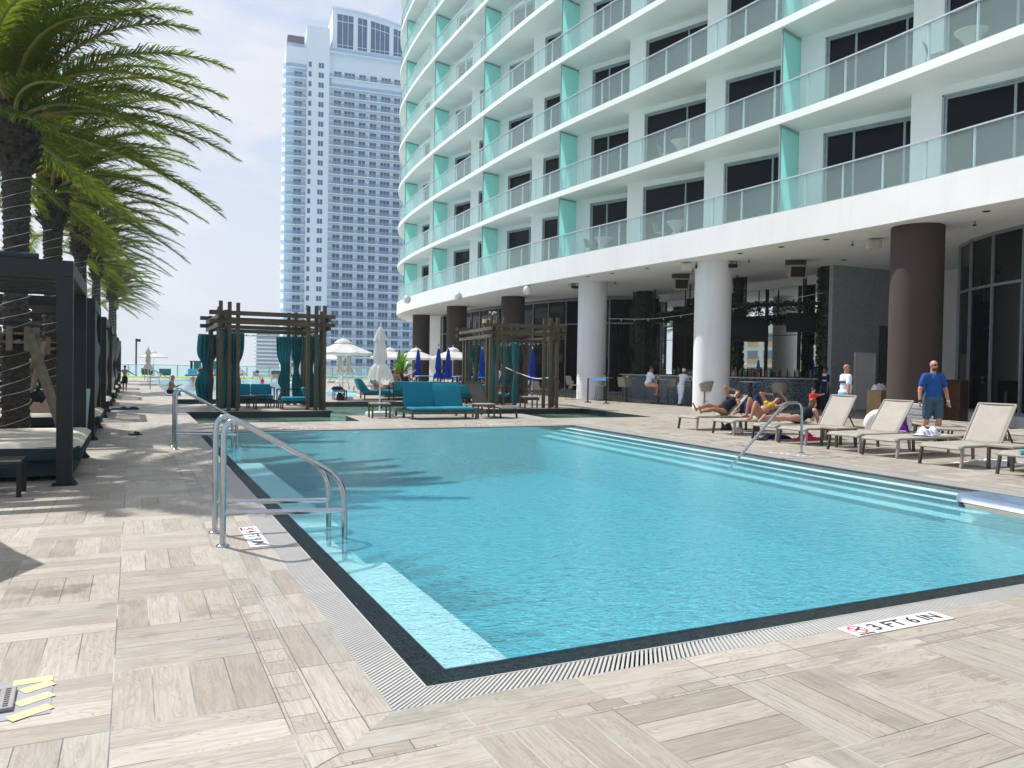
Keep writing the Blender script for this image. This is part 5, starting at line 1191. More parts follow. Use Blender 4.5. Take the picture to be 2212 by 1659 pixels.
for i, (u, d, lab) in enumerate(((1466, 36, 'boxy beige loudspeaker under the soffit left of the white column'), (1713, 31, 'boxy beige loudspeaker under the soffit above the bar'))):
    p = W_(u, d); r = empty('loudspeaker', (p.x, p.y, 5.55), R(-30), lab, 'loudspeaker', 'loudspeakers under the soffit'); b = MB(); b.add([(-.35, -.3, -.32), (.35, -.3, -.32), (.3, .3, -.1), (-.3, .3, -.1), (-.35, -.42, .2), (.35, -.42, .2), (.3, .25, .25), (-.3, .25, .25)], [(0,3,2,1),(4,5,6,7),(0,1,5,4),(1,2,6,5),(2,3,7,6),(3,0,4,7)]); b.build('cabinet', M['speaker'], r, bevel=.01)
    b = MB(); b.add([(-.28, -.335, -.26), (.28, -.335, -.26), (.28, -.425, .13), (-.28, -.425, .13)], [(0, 1, 2, 3)]); b.build('grille', M['black'], r); b = MB(); b.box(-.4, .4, -.05, .05, .25, .44); b.build('bracket', M['bronze'], r)
for i, (u, v, lab) in enumerate(((1243, 616, 'black floodlight at the left white column'), (1513, 571, 'black floodlight on the left of the big white column'), (1582, 569, 'black floodlight on the right of the big white column'))):
    p = G(u, v, 5.9); r = empty('floodlight', (p.x, p.y, 5.85), R(-35), lab, 'floodlight', 'floodlights at the white columns'); b = MB(); b.box(-.2, .2, -.08, .08, -.12, .02); b.build('lamp_head', M['black'], r); b = MB(); b.box(-.17, -.15, -.02, .02, 0, .15); b.box(.15, .17, -.02, .02, 0, .15); b.box(-.17, .17, -.02, .02, .13, .149); b.build('bracket', M['black'], r)
for i, (u, v, lab) in enumerate(((1484, 574, 'pale speaker left of the floodlights'), (1888, 525, 'pale speaker left of the brown column'), (1235, 619, 'pale speaker at the left white column'))):
    p = G(u, v, 5.85); r = empty('ceiling_speaker', (p.x, p.y, 5.82), R(-35), lab, 'speaker', 'pale ceiling speakers'); b = MB(); b.box(-.22, .22, -.15, .15, -.16, .14); b.build('cabinet', M['planter'], r, bevel=.06); b = MB(); b.box(-.12, .12, -.03, .03, .14, .175); b.build('bracket', M['planter'], r)
# string lights
b = MB(); r = empty('string_lights', (0, 0, 0), 0, 'strand of small bulbs strung from the left white column over the bar', 'string lights'); q = catmull([(21.9, 33.9, 4.15), (23.3, 32, 4.12), (24.3, 29, 4.35), (24.6, 26.8, 4.45), (25.9, 23.6, 4.9)], 10); b.tube(q, .012, 5); b.build('cable', M['whitemetal'], r); b = MB()
for k in range(3, len(q), 3): b.lathe([(.02, -.12), (.035, -.08), (.02, -.0)], tuple(q[k]), 6)
b.build('bulbs', M['clearglass'], r)
# high tables and stools
def htable(rr=.42):
    r = empty('high_table'); b = MB(); b.lathe([(rr, 1.12), (rr, 1.145)], n=28); b.build('table_top', M['tabletop'], r); b = MB(); b.lathe([(.05, .02), (.05, 1.12)], n=10); b.build('pedestal', M['darkmetal'], r); b = MB(); b.lathe([(.34, 0), (.34, .02)], n=20); b.build('base', M['darkmetal'], r); return tag(r, None, 'table')
ht_ = htable(); HT = [(21.3, 33.2, 'high table with the small cactus by the left white column'), (21.55, 31.6, 'second high table, with a green plant pot'), (21.7, 29.3, 'third high table, with a pale plant pot'), (22.3, 27.6, 'fourth high table, beside the big white column'), (22.6, 24.3, 'high table right of the big white column')]
for i, (x, y, lab) in enumerate(HT): place(ht_, i > 0, (x, y, 0), 0, lab, 'round high tables by the bar')
for i, (x, y, mt) in enumerate(((21.3, 33.2, 'leaf'), (21.55, 31.6, 'leafbright'), (21.7, 29.3, 'leafbright'), (22.3, 27.6, 'leafbright'))):
    r = empty('plant_pot', (x, y, 1.146), 0, ['small dark succulent pot on the leftmost high table', 'bright succulent pot on the second high table', 'bright succulent pot on the third high table', 'bright succulent pot on the fourth high table'][i], 'potted plant'); b = MB(); b.lathe([(.055, 0), (.065, .12), (.05, .12)], n=12); b.build('pot', M['whitemetal' if i else 'paleplanter'], r, True); b = MB(); rnd = random.Random(i)
    for _ in range(30): a = rnd.uniform(0, 6.3); b.add([(0, 0, .11), (.05*cos(a), .05*sin(a), .18), (.08*cos(a), .08*sin(a), .22), (.03*cos(a+.5), .03*sin(a+.5), .20)], [(0, 1, 2, 3)])
    b.build('leaves', M[mt], r)
def wire_stool(seat=.74, back=.42):
    r = empty('bar_stool'); b = MB(); b.grid(lambda u, v: (-.2+.4*u, (v-.5)*.42, seat+.02*(2*u-1)**2-.015), 10, 8); b.build('seat', M['rope'], r, True, solid=.015)
    b = MB(); b.grid(lambda u, v: (-.2-.13*u, (v-.5)*(.42-.06*u), seat+.02+back*u), 8, 8); b.build('backrest', M['rope'], r, True, solid=.012)
    for s in (-1, 1): b = MB(); b.tube(bend([(-.19, s*.2, seat), (-.27, s*.23, 0.012), (.26, s*.23, .012), (.16, s*.19, seat)], .05), .009, 6); b.build('leg', M['darkmetal'], r)
    b = MB(); b.tube([(.22, -.215, .3), (.22, .215, .3)], .008, 6); b.tube([(-.24, -.215, .3), (-.24, .215, .3)], .008, 6); b.tube([(-.33, -.18, seat+back), (-.33, .18, seat+back)], .012, 6); b.build('footrest', M['darkmetal'], r); return tag(r, None, 'bar stool')
ws = wire_stool(); WS = [(19.9, 34.0, .3, 'wire bar stool leaning in front of the left white column'), (20.7, 32.6, 2.8, 'wire stool at the second high table, right side'), (21.0, 31.0, .4, 'wire stool between the second and third high tables, back turned left'), (21.3, 31.3, 1.2, 'wire stool with upright back beside its twin, second table'), (21.9, 28.8, 3.3, 'wire stool right of the third high table'), (22.0, 30.2, 3.0, 'wire stool behind the third high table'), (22.5, 29.7, 3.4, 'wire stool near the bar left of the capped woman'), (22.6, 28.6, -.4, 'wire stool near the capped woman'), (22.2, 27.0, 1.0, 'wire stool with its back to the camera before the big white column')]
for i, (x, y, rz, lab) in enumerate(WS): place(ws, i > 0, (x, y, 0), rz, lab, 'wire bar stools')
def rope_stool():
    r = empty('rope_armchair_stool'); b = MB(); b.lathe([(.24, .72), (.25, .76), (.2, .79)], n=20); b.build('seat_cushion', M['teal'], r, True)
    b = MB(); b.grid(lambda u, v: ((.26+.07*v)*cos(PI*.28+u*PI*1.44), (.26+.07*v)*sin(PI*.28+u*PI*1.44), .72+(.16+.26*sin(PI*u)**.8)*v), 30, 8); b.build('rope_back', M['rope'], r, 'all', solid=.014)
    for a in (.7, 2.4, 3.9, 5.5): b = MB(); b.bar((.24*cos(a), .24*sin(a), .74), (.30*cos(a), .30*sin(a), 0), .03, .03); b.build('leg', M['bronze'], r)
    b = MB(); [b.bar((.27*cos(a), .27*sin(a), .32), (.27*cos(c), .27*sin(c), .32), .015, .015) for a, c in ((.7, 2.4), (2.4, 3.9), (3.9, 5.5), (5.5, .7))]; b.build('footrest', M['bronze'], r); return tag(r, None, 'bar stool')
rs = rope_stool(); place(rs, 0, (20.95, 25.0, 0), 1.2, 'rope-backed bar stool with teal cushion before the big white column', 'rope bar stools'); place(rs, 1, (22.9, 23.0, 0), .9, 'rope-backed bar stool right of the big white column, behind the first lounger', 'rope bar stools')
r = empty('barrier_stand', (18.98, 31.0, 0), 0, 'two black barrier posts joined by a light blue band in front of the column', 'barrier')
for x, y in ((0, 0), (.3, -1.1)): b = MB(); b.lathe([(.19, 0), (.17, .03), (.035, .05), (.035, 1.14)], (x, y, 0), 16); b.build('post', M['black'], r)
b = MB(); b.bar((0, 0, 1.09), (.3, -1.1, 1.09), .02, .12); b.build('band', M['blueband'], r)
# small dining chairs under the soffit
for i, (u, d, rz) in enumerate(((1165, 41, .5), (1195, 43, 2.), (1110, 45, .2), (1130, 42, 3.), (1225, 42, 3.1))): p = W_(u, d); place(ws, 1, (p.x, p.y, -.28), rz, ['woven chair in the shade behind the second pergola, left', 'woven chair in the shade behind the rope barrier', 'woven chair deep in the shade by the glass', 'woven chair near the third dark column', 'woven chair between the pergola and the left white column'][i], 'woven chairs in the shade')
r = empty('wooden_podium', (23.1, 16.0, 0), .3, 'brown wooden cabinet behind the man in the blue shirt', 'cabinet'); b = MB(); b.box(-.3, .5, -.35, .35, 0, 1.35); b.build('body', M['wood'], r, bevel=.01); b = MB(); b.box(-.33, .53, -.38, .38, 1.35, 1.39); b.build('top', M['wood'], r)
b = MB(); b.lathe([(.12, 0), (.03, .03), (.03, 1.1)], (21.5, 13.3, 0), 12); tag(b.build('dark_post', M['black'], None, True), 'slim dark post in front of the right glass wall', 'post')
cp = W_(1903, 28); r = empty('towel_cart', tuple(cp), 0, 'wooden towel cart with white towels left of the brown column', 'cart'); b = MB(); b.box(-.35, .35, -.3, .3, .05, .95); b.build('body', simple('light_wood', (.42, .28, .14), .6, bump=.1), r, bevel=.01)
heap(.6, .5, .26, 21, M['towelw'], 'towel_pile', (cp.x-.1, cp.y, .95), 0, 'pile of white towels on the wooden towel cart', 'towel')
# far end: railing, lamp post, chairs
r = empty('glass_fence', (-3, 96, 0), 0, 'glass balustrade with metal top rail along the far end of the deck', 'fence')
b = MB(); b.box(0, 58, -.02, .02, .08, 1.25); b.build('glass', M['farglass'], r); b = MB(); b.box(0, 58, -.04, .04, 1.26, 1.32); b.build('top_rail', M['railcap'], r)
for k in range(24): b = MB(); b.box(k*2.5-.05, k*2.5+.05, .03, .09, 0, 1.25); b.build('post', M['railcap'], r)
p = W_(294, 88); r = empty('lamp_post', tuple(p), 0, 'thin dark lamp post at the far end of the walkway', 'lamp post'); b = MB(); b.lathe([(.09, 0), (.09, 4.2)], n=10); b.build('pole', M['darkmetal'], r); b = MB(); b.box(0.08, .45, -.12, .12, 3.85, 4.15); b.build('lamp_head', M['darkmetal'], r)
def lchair():
    r = empty('lounge_chair'); b = MB(); b.grid(lambda u, v: ((u-.5)*1.15, .3+.12*v, .35+.55*v), 10, 5); b.build('backrest', M['wicker'], r, True, solid=.05); b = MB(); b.box(-.5, .5, -.4, .3, .2, .42); b.build('seat', M['wicker'], r)
    for x in (-.5, .45):
        for y in (-.4, .25): b = MB(); b.box(x, x+.05, y, y+.05, 0, .2); b.build('leg', M['darkmetal'], r)
    r; return tag(r, None, 'chair')
lc = lchair()
for i, (u, d, rz, lab) in enumerate(((318, 84, PI, 'green-grey wicker chair right of the lamp post'), (357, 82, 0, 'wicker chair with teal pillow at the far end'), (504, 82, .2, 'wicker chair left of the first pergola, far end'), (600, 80, 0, 'wicker chair seen inside the first pergola, far end'))): place(lc, i > 0, tuple(W_(u, d)), rz, lab, 'wicker chairs on the far lawn')
p = W_(357, 81.6); pw_ = soft('pillow', [(p.x-.4, p.y-.2, .43), (p.x+.4, p.y-.2, .43), (p.x+.4, p.y-.05, .43), (p.x-.4, p.y-.05, .43), (p.x-.36, p.y-.02, .82), (p.x+.36, p.y-.02, .82), (p.x+.36, p.y+.12, .82), (p.x-.36, p.y+.12, .82)], M['teal'], None); tag(pw_, 'teal pillow standing on the far wicker chair', 'pillow')
r = empty('curtained_shelter', tuple(W_(445, 86)), 0, 'small dark shelter with teal curtains at the far end above the twin daybed', 'shelter')
for x, mt in ((-1.6, 'black'), (-1.25, 'teal'), (.6, 'teal'), (1.4, 'black')): b = MB(); b.box(x, x+(.25 if mt == 'black' else .75), 0, .1, .4, 1.72); b.build('post' if mt == 'black' else 'curtain', M[mt], r)
b = MB(); b.box(-1.7, 1.75, 0, .12, 1.72, 1.8); b.build('roof_beam', M['black'], r)
r = empty('double_lounger', tuple(W_(447, 79)), 0, 'pale teal twin daybed at the far end with two sunbathers', 'lounger'); b = MB(); b.box(-2.0, 2.2, 0, 1.6, .22, .3); b.build('frame', M['bronze'], r); b = MB(); b.box(-1.95, .1, .02, 1.55, .3, .45); b.box(.15, 2.15, .02, 1.55, .3, .45); b.build('mattress', M['skyblue'], r); b = MB(); b.box(-1.7, -.1, 1.4, 1.6, .45, .95); b.box(.2, 2.0, 1.4, 1.6, .45, .95); b.build('back_cushion', M['skyblue'], r)
# ================================================================= BALCONY FURNITURE
def btable():
    r = empty('balcony_table'); b = MB(); b.lathe([(.22, 0), (.12, .35), (.35, .68), (.42, .72), (.42, .75)], n=20); b.build('body', M['taupetop'], r, True); return tag(r, None, 'table')
bt = btable(); bch = wire_stool(.42, .42); bch['category'] = 'chair'; bch.name = 'balcony_chair'; kb = 0
BL = [(26.6, 0), (31.6, 0), (26.4, 1), (14.2, 1)]
for i, (y, k) in enumerate(BL):
    nm = ['first', 'second', 'third'][k]; pos = ['behind the big white column\'s bay', 'above the left white column', 'over the bar bay', 'at the right edge'][i]
    place(bt, i > 0, (fx(y)+.85, y, ZT(k)), 0, 'round pedestal table on the %s balcony level %s' % (nm, pos), 'balcony tables'); place(bch, i > 0, (fx(y)+.8, y+1.0, ZT(k)), -1.2, 'low chair on the %s balcony level %s' % (nm, pos), 'balcony chairs')
# ================================================================= MARKINGS
def text(s, size, loc, rz, mt, nm, rx=0., sx=1.):
    cu_ = bpy.data.curves.new(nm, 'FONT'); cu_.body = s; cu_.size = size; cu_.align_x = 'LEFT'; cu_.extrude = .0008; cu_.offset = size*.008
    t = bpy.data.objects.new(nm, cu_); dg = bpy.context.evaluated_depsgraph_get(); COL.objects.link(t); dg = bpy.context.evaluated_depsgraph_get(); me = bpy.data.meshes.new_from_object(t.evaluated_get(dg)); bpy.data.objects.remove(t)
    o = bpy.data.objects.new(nm, me); COL.objects.link(o); me.materials.clear(); me.materials.append(mt); o.location = loc; o.rotation_euler = (rx, 0, rz); o.scale = (sx, 1, 1); return o
def marker(loc, rz, txt, lab):
    r = empty('depth_marker', loc, rz, lab, 'depth sign'); W0, H0 = .84, .155; b = MB(); b.box(0, W0, 0, H0, 0, .004); b.build('tile', M['signwhite'], r)
    b = MB(); c = (.095, .088)
    for k in range(28):
        a, a2 = 2*PI*k/28, 2*PI*(k+1)/28; b.add([(c[0]+cos(a)*q, c[1]+sin(a)*q, .005) for q in (.048, .058)]+[(c[0]+cos(a2)*q, c[1]+sin(a2)*q, .005) for q in (.058, .048)], [(0, 1, 2, 3)])
    b.bar((c[0]-.036, c[1]+.036, .0052), (c[0]+.036, c[1]-.036, .0052), .010, .001); b.build('no_diving_symbol', M['signred'], r)
    b = MB(); b.bar((c[0]-.03, c[1]-.012, .0062), (c[0]+.022, c[1]+.012, .0062), .011, .001); b.bar((c[0]+.0, c[1]+.0, .0062), (c[0]+.02, c[1]-.03, .0062), .008, .001); b.lathe([(.009, .0058), (.009, .0066)], (c[0]+.03, c[1]+.018, 0), 8); b.build('diver', M['signblack'], r)
    t = text('NO DIVING', .024, (.028, .006, .0055), 0, M['signblack'], 'lettering'); t.parent = r
    t = text(txt, .135, (.19, .034, .0055), 0, M['signblack'], 'lettering', 0, 1.13); t.parent = r; return r
marker((3.735, 3.105, 0.002), 0, '3 FT 6 IN', 'white depth sign reading 3 FT 6 IN with a red no-diving ring, front pool edge')
marker((.875, 7.48, 0.002), -PI/2, '4 FT 9 IN', 'white depth sign reading 4 FT 9 IN beside the near handrails')
marker((11.15, 10.3, 0.002), 1.9, '3 FT 6 IN', 'depth sign on the coping by the single stair handrail')
marker((7.7, 18.72, 0.002), 0, '3 FT 6 IN', 'depth sign on the far coping below the dark sling lounger')
marker((3.1, 18.72, 0.002), 0, '4 FT 9 IN', 'depth sign on the far coping left of the closed parasol')
r = empty('floor_drain', (-.72, 4.02, 0.0), .05, 'grey plastic drain grid framed by yellow and grey hazard tape at the lower left', 'drain'); b = MB(); b.box(-.26, .40, -.23, .22, .001, .003); b.build('grey_tape', M['greytape'], r)
b = MB()
for (a, c) in (((-.2, .15), (.0, .22)), ((.05, .13), (.22, .13)), ((.24, .22), (.40, .22)), ((.28, .1), (.40, .16)), ((.27, -.05), (.40, .02)), ((.25, -.2), (.40, -.12)), ((-.1, -.22), (.2, -.14)), ((-.26, -.2), (-.12, -.14))): b.bar((a[0], a[1]-.03, .0045), (c[0], c[1]-.03, .0045), .07, .001)
b.build('yellow_tape', M['yellowpaint'], r); b = MB(); b.box(-.2, .26, -.14, .11, .004, .022); b.build('grid_plate', M['grid'], r, bevel=.004)
b = MB()
for i in range(11):
    for j in range(9): b.box(-.18+.04*i, -.16+.04*i, -.125+.025*j, -.11+.025*j, .0222, .0226)
b.build('grid_holes', M['black'], r)
# lettering on the dark board in the bar corridor, partly hidden by the column
t = text('NOT', .30, (28.85, 23.12, 1.0), 0, M['framegrey'], 'board_lettering', R(90)); t.parent = hotel; t.location = (28.85-20, 23.12-40, 1.0)

# ================================================================= PEOPLE
def V3(*a): return Vector(a)
def figure(label, loc, rz, pose, H=1.72, b=1., skin='skin', clothes=(), hair=None, vox=.014, extra=(), group=None, female=False, name='person'):
    T = V3(*pose['tor']).normalized(); Fh = V3(*pose.get('front', (1, 0, 0))); Fr = (Fh-T*Fh.dot(T)).normalized(); S = T.cross(Fr)
    pel = V3(0, 0, pose['z']) if not isinstance(pose['z'], tuple) else V3(*pose['z'])
    h = H; Rm = Matrix((Fr, S, T)).transposed()
    J = {'pel': pel, 'C': pel+T*.30*h}
    dirs = {}
    for s, n in ((1, 'L'), (-1, 'R')):
        J['sh'+n] = J['C']+S*s*.102*h*(.9+.1*b)-T*.028*h; J['hip'+n] = pel+S*s*.05*h*b-T*.01*h
        ua, fa = pose['arm'+n]; ua = V3(*ua).normalized(); fa = V3(*fa).normalized()
        J['el'+n] = J['sh'+n]+ua*.172*h; J['wr'+n] = J['el'+n]+fa*.145*h; dirs['fa'+n] = fa
        th, shn, ft = pose['leg'+n]; J['kn'+n] = J['hip'+n]+V3(*th).normalized()*.245*h; J['an'+n] = J['kn'+n]+V3(*shn).normalized()*.235*h; dirs['ft'+n] = V3(*ft).normalized()
    nk = V3(*pose.get('neck', tuple(T))).normalized(); J['nk'] = J['C']+nk*.045*h
    fc = V3(*pose.get('face', tuple(Fr))).normalized(); up = V3(*pose.get('hup', tuple(nk))); up = (up-fc*up.dot(fc)).normalized(); hs = fc.cross(up)*-1
    hc = J['nk']+up*.062*h+fc*.012*h; Hm = Matrix((fc, up.cross(fc), up)).transposed()
    r = empty(name, loc, rz, label, 'person', group)
    def cap(mb, a, c, ra, rc, n=10, capm=True):
        k = 5; mb.tube([a.lerp(c, t/k) for t in range(k+1)], [ra+(rc-ra)*t/k for t in range(k+1)], n)
        mb.ell(a, (ra,)*3, 10); mb.ell(c, (rc,)*3, 10)
    def torso(mb, i=0., parts='pbcs'):
        fb = .9+.1*b
        if 'p' in parts: mb.ell(pel+T*.01*h, (.070*h*b+i, .092*h*(b if not female else b*1.04)+i, .078*h+i), 16, Rm)
        if 'b' in parts: mb.ell(pel+T*.11*h+Fr*.010*h*b, (.064*h*b+i, .080*h*b+i, .095*h+i), 16, Rm)
        if 'c' in parts: mb.ell(pel+T*.215*h, (.064*h*b+i, .093*h*fb+i, .095*h+i), 16, Rm)
        if 's' in parts: cap(mb, J['shL']-S*.012*h, J['shR']+S*.012*h, .040*h*fb+i, .040*h*fb+i)
        if female and 'c' in parts:
            for s in (1, -1): mb.ell(pel+T*.215*h+Fr*.052*h+S*s*.045*h, (.034*h+i, .037*h+i, .036*h+i), 12, Rm)
    mb = MB(); torso(mb); cap(mb, J['C']-T*.01*h, J['nk']+nk*.03*h, .036*h, .031*h)
    mb.ell(hc+up*.012*h-fc*.008*h, (.054*h, .043*h, .052*h), 14, Hm); mb.ell(hc-up*.028*h+fc*.012*h, (.036*h, .033*h, .040*h), 12, Hm); mb.ell(hc+fc*.052*h-up*.008*h, (.010*h, .007*h, .013*h), 8, Hm)
    for s in (1, -1): mb.ell(hc+Hm.col[1]*s*.044*h-up*.004*h, (.010*h, .006*h, .016*h), 8, Hm)
    for n, s in (('L', 1), ('R', -1)):
        cap(mb, J['sh'+n], J['el'+n], .031*h*(.75+.25*b), .024*h*(.8+.2*b)); cap(mb, J['el'+n], J['wr'+n], .0245*h*(.8+.2*b), .0155*h)
        fa = dirs['fa'+n]; ort = fa.cross(Fr if abs(fa.dot(Fr)) < .9 else T).normalized(); pn = ort.cross(fa).normalized(); pc = J['wr'+n]+fa*.028*h
        mb.ell(pc, (.030*h, .021*h, .012*h), 10, Matrix((fa, ort, pn)).transposed())
        for k in range(4):
            q = pc+fa*.022*h+ort*(k-1.5)*.0105*h; L_ = [.017, .021, .019, .015][k]*h; e = q+(fa+pn*.25).normalized()*L_; e2 = e+(fa*.75+pn*.7).normalized()*L_*.8; mb.tube([q, e, e2], [.0062*h, .0056*h, .0046*h], 6)
        q = pc-fa*.008*h+ort*s*.016*h; mb.tube([q, q+(fa*.7+ort*s*.7)*.02*h, q+(fa*.9+ort*s*.5+pn*.2)*.036*h], [.0075*h, .0068*h, .005*h], 6)
        cap(mb, J['hip'+n], J['kn'+n], .052*h*(.45+.55*b), .032*h*(.7+.3*b)); cap(mb, J['kn'+n], J['kn'+n].lerp(J['an'+n], .35), .032*h*(.7+.3*b), .034*h*(.7+.3*b)); cap(mb, J['kn'+n].lerp(J['an'+n], .35), J['an'+n], .034*h*(.7+.3*b), .019*h)
        ft = dirs['ft'+n]; sl = (J['an'+n]-J['kn'+n]).normalized(); toe = J['an'+n]+ft*.105*h+sl*.014*h; cap(mb, J['an'+n]-ft*.018*h+sl*.014*h, toe, .019*h, .013*h)
        sd_ = ft.cross(sl).normalized()
        for k in range(5): q = toe+sd_*(k-2)*.008*h; mb.ell(q+ft*.010*h, (.008*h, .006*h, .006*h), 6)
    def rm(o, v):
        m_ = o.modifiers.new('r', 'REMESH'); m_.mode = 'VOXEL'; m_.voxel_size = v; m_.use_smooth_shade = True
        m2 = o.modifiers.new('s', 'SMOOTH'); m2.factor = .5; m2.iterations = 4 if v < .02 else 2; return o
    rm(mb.build('body', M[skin], r), vox)
    f = MB()
    for s in (1, -1): f.ell(hc+fc*.047*h+Hm.col[1]*s*.017*h+up*.006*h, (.004*h, .008*h, .004*h), 8, Hm)
    f.build('eyes', M['black'], r)
    if vox < .02:
        f = MB(); f.ell(hc+fc*.047*h-up*.034*h, (.004*h, .013*h, .003*h), 8, Hm); f.build('mouth', M['redglass'], r)
    for c in clothes:
        k, mt = c[0], c[1]; q = MB(); inf = .012
        if k == 'tee':
            torso(q, inf+.004, 'bcs'); q.ell(pel+T*.03*h, (.068*h*b+.02, .088*h*b+.02, .06*h+.01), 14, Rm)
            for n in 'LR': cap(q, J['sh'+n], J['sh'+n].lerp(J['el'+n], .62), .036*h*(.75+.25*b)+inf, .033*h*(.75+.25*b)+inf)
        elif k == 'shorts':
            q.ell(pel+T*.005*h, (.074*h*b+inf, .096*h*b+inf, .072*h+.01), 14, Rm)
            for n in 'LR': cap(q, J['hip'+n], J['hip'+n].lerp(J['kn'+n], c[2] if len(c) > 2 else .78), .054*h*(.45+.55*b)+inf, .044*h*(.45+.55*b)+inf)
        elif k == 'pants':
            q.ell(pel+T*.005*h, (.074*h*b+inf, .096*h*b+inf, .072*h+.01), 14, Rm)
            for n in 'LR': cap(q, J['hip'+n], J['kn'+n], .060*h*b+inf, .042*h*b+inf); cap(q, J['kn'+n], J['an'+n], .042*h*b+inf, .030*h*b+inf)
        elif k == 'onepiece':
            torso(q, .008, 'pbc')
            for s in (1, -1): q.tube([pel+T*.25*h+Fr*.05*h+S*s*.05*h, J['C']+S*s*.06*h+Fr*.03*h+T*.012*h, J['C']+S*s*.06*h-Fr*.03*h, pel+T*.22*h-Fr*.062*h+S*s*.05*h], .010, 6)
        elif k == 'brief': q.ell(pel-T*.012*h, (.066*h*b+.012, .090*h*b+.012, .048*h), 14, Rm)
        elif k == 'top':
            for s in (1, -1): q.ell(pel+T*.212*h+Fr*.056*h+S*s*.045*h, (.036*h+.006, .040*h+.004, .038*h), 12, Rm)
            q.ell(pel+T*.20*h, (.066*h*b+.008, .094*h+.008, .014*h), 16, Rm)
            for s in (1, -1): q.tube([pel+T*.24*h+Fr*.07*h+S*s*.045*h, J['C']+S*s*.035*h+Fr*.02*h+T*.02*h], .006, 6)
        elif k == 'band': q.ell(pel+T*.19*h, (.070*h*b+inf+.018, .097*h*(.9+.1*b)+inf+.022, .032*h), 18, Rm)
        rm(q.build({'tee': 'tshirt', 'onepiece': 'swimsuit', 'brief': 'swim_briefs', 'top': 'bikini_top', 'band': 'shirt_stripe'}.get(k, k), M[mt], r), max(.012, vox*.9) if k not in ('top', 'brief', 'band') else .009)
    if hair:
        q = MB(); q.ell(hc+up*.020*h-fc*.014*h, (.056*h, .049*h, .052*h), 14, Hm)
        if hair[0] == 'long': q.ell(hc-up*.03*h-fc*.035*h, (.035*h, .048*h, .065*h), 12, Hm); q.ell(hc-up*.09*h-fc*.04*h, (.022*h, .040*h, .05*h), 12, Hm)
        if hair[0] == 'cap': q.ell(hc+up*.022*h+fc*.045*h, (.035*h, .03*h, .006*h), 10, Hm)
        if hair[0] == 'bun': q.ell(hc+up*.06*h-fc*.05*h, (.025*h, .025*h, .022*h), 10, Hm)
        o = rm(q.build('cap' if hair[0] == 'cap' else 'hair', M[hair[1]], r), max(.008, vox*.7))
        if hair[0] == 'long': dp = o.modifiers.new('d', 'DISPLACE'); tx = bpy.data.textures.new('h', 'CLOUDS'); tx.noise_scale = .02; dp.texture = tx; dp.strength = .018
    for e in extra:
        q = MB()
        if e == 'glasses':
            for s in (1, -1): q.ell(hc+fc*.050*h+Hm.col[1]*s*.019*h+up*.006*h, (.005*h, .016*h, .011*h), 10, Hm); q.bar(hc+fc*.045*h+Hm.col[1]*s*.034*h+up*.01*h, hc-fc*.005*h+Hm.col[1]*s*.047*h+up*.006*h, .005, .008)
            q.bar(hc+fc*.052*h+Hm.col[1]*.01*h+up*.008*h, hc+fc*.052*h-Hm.col[1]*.01*h+up*.008*h, .006, .006); q.build('sunglasses', M['black'], r)
        if e == 'beard': q.ell(hc-up*.040*h+fc*.014*h, (.040*h, .036*h, .030*h), 12, Hm); rm(q.build('beard', M['beard'], r), .008)
        if e == 'socks':
            for n in 'LR': cap(q, J['an'+n].lerp(J['kn'+n], .28), J['an'+n], .024*h, .022*h)
            q.build('socks', M['navy'], r, True)
        if e == 'shoes':
            for n in 'LR': ft = dirs['ft'+n]; cap(q, J['an'+n]-ft*.02*h+V3(0, 0, -.02*h), J['an'+n]+ft*.11*h+V3(0, 0, -.025*h), .026*h, .022*h)
            q.build('shoes', M['black'], r, True)
        if e == 'bracelets':
            for n, mt in (('L', 'bracelet'), ('R', 'black')): q = MB(); a = J['wr'+n]; cap(q, a, a-dirs['fa'+n]*.012, .034, .034); q.build('bracelet', M[mt], r, True)
    r['_j'] = 0; del r['_j']; return r, J
dn_ = (0, 0, -1)
def stand(step=.0, arms=None, face=None, lean=0., **k):
    p = dict(tor=(lean, 0, 1), z=0., armL=((.05, .22, -1), (.12, .10, -1)), armR=((.05, -.22, -1), (.12, -.10, -1)), legL=((step, .03, -1), (step-.12*(step > 0)-.25*(step < 0)+0., .0, -1), (1, .15, -.05)), legR=((-step, -.03, -1), (-step-.3*(step > 0), .0, -1), (1, -.15, -.15)))
    p.update(k); return p
def stand_z(p, H):
    def leg(n): a, c, f_ = p['leg'+n]; return -V3(*a).normalized().z*.245*H-V3(*c).normalized().z*.235*H+.01*H+.033*H
    p['z'] = max(leg('L'), leg('R')); return p
def put(u, d): q = W_(u, d); return (q.x, q.y, 0)
# man in the blue T-shirt
figure('bald bearded man in blue T-shirt, grey shorts and sunglasses, walking past the brown column', put(2016, 18.), R(-112), stand_z(stand(.20, face=(.25, -.95, -.05), armL=((.0, .38, -1), (.22, .12, -1)), armR=((.0, -.38, -1), (.22, -.12, -1)), legL=((.22, -.02, -1), (-.10, -.06, -1), (1, .1, -.05)), legR=((-.10, .02, -1), (-.42, .06, -1), (1, 0, -.5))), 1.88), 1.88, 1.22, 'skinfair', (('shorts', 'shorts', .80), ('tee', 'blueshirt')), None, .012, ('glasses', 'beard', 'socks', 'shoes', 'bracelets'))
figure('bald man in white T-shirt with a dark chest stripe, holding a boy\'s hand', put(1826, 22.), R(-22), stand_z(stand(.08, face=(.8, -.25, -.45), lean=.04, armR=((-.25, -.40, -1), (-.25, -.35, -1)), armL=((.25, .2, -1), (.5, .1, -.9))), 1.80), 1.80, 1.25, 'skin', (('shorts', 'skyblue', .9), ('tee', 'whiteshirt'), ('band', 'slateband')), None, .012, ('glasses', 'shoes'))
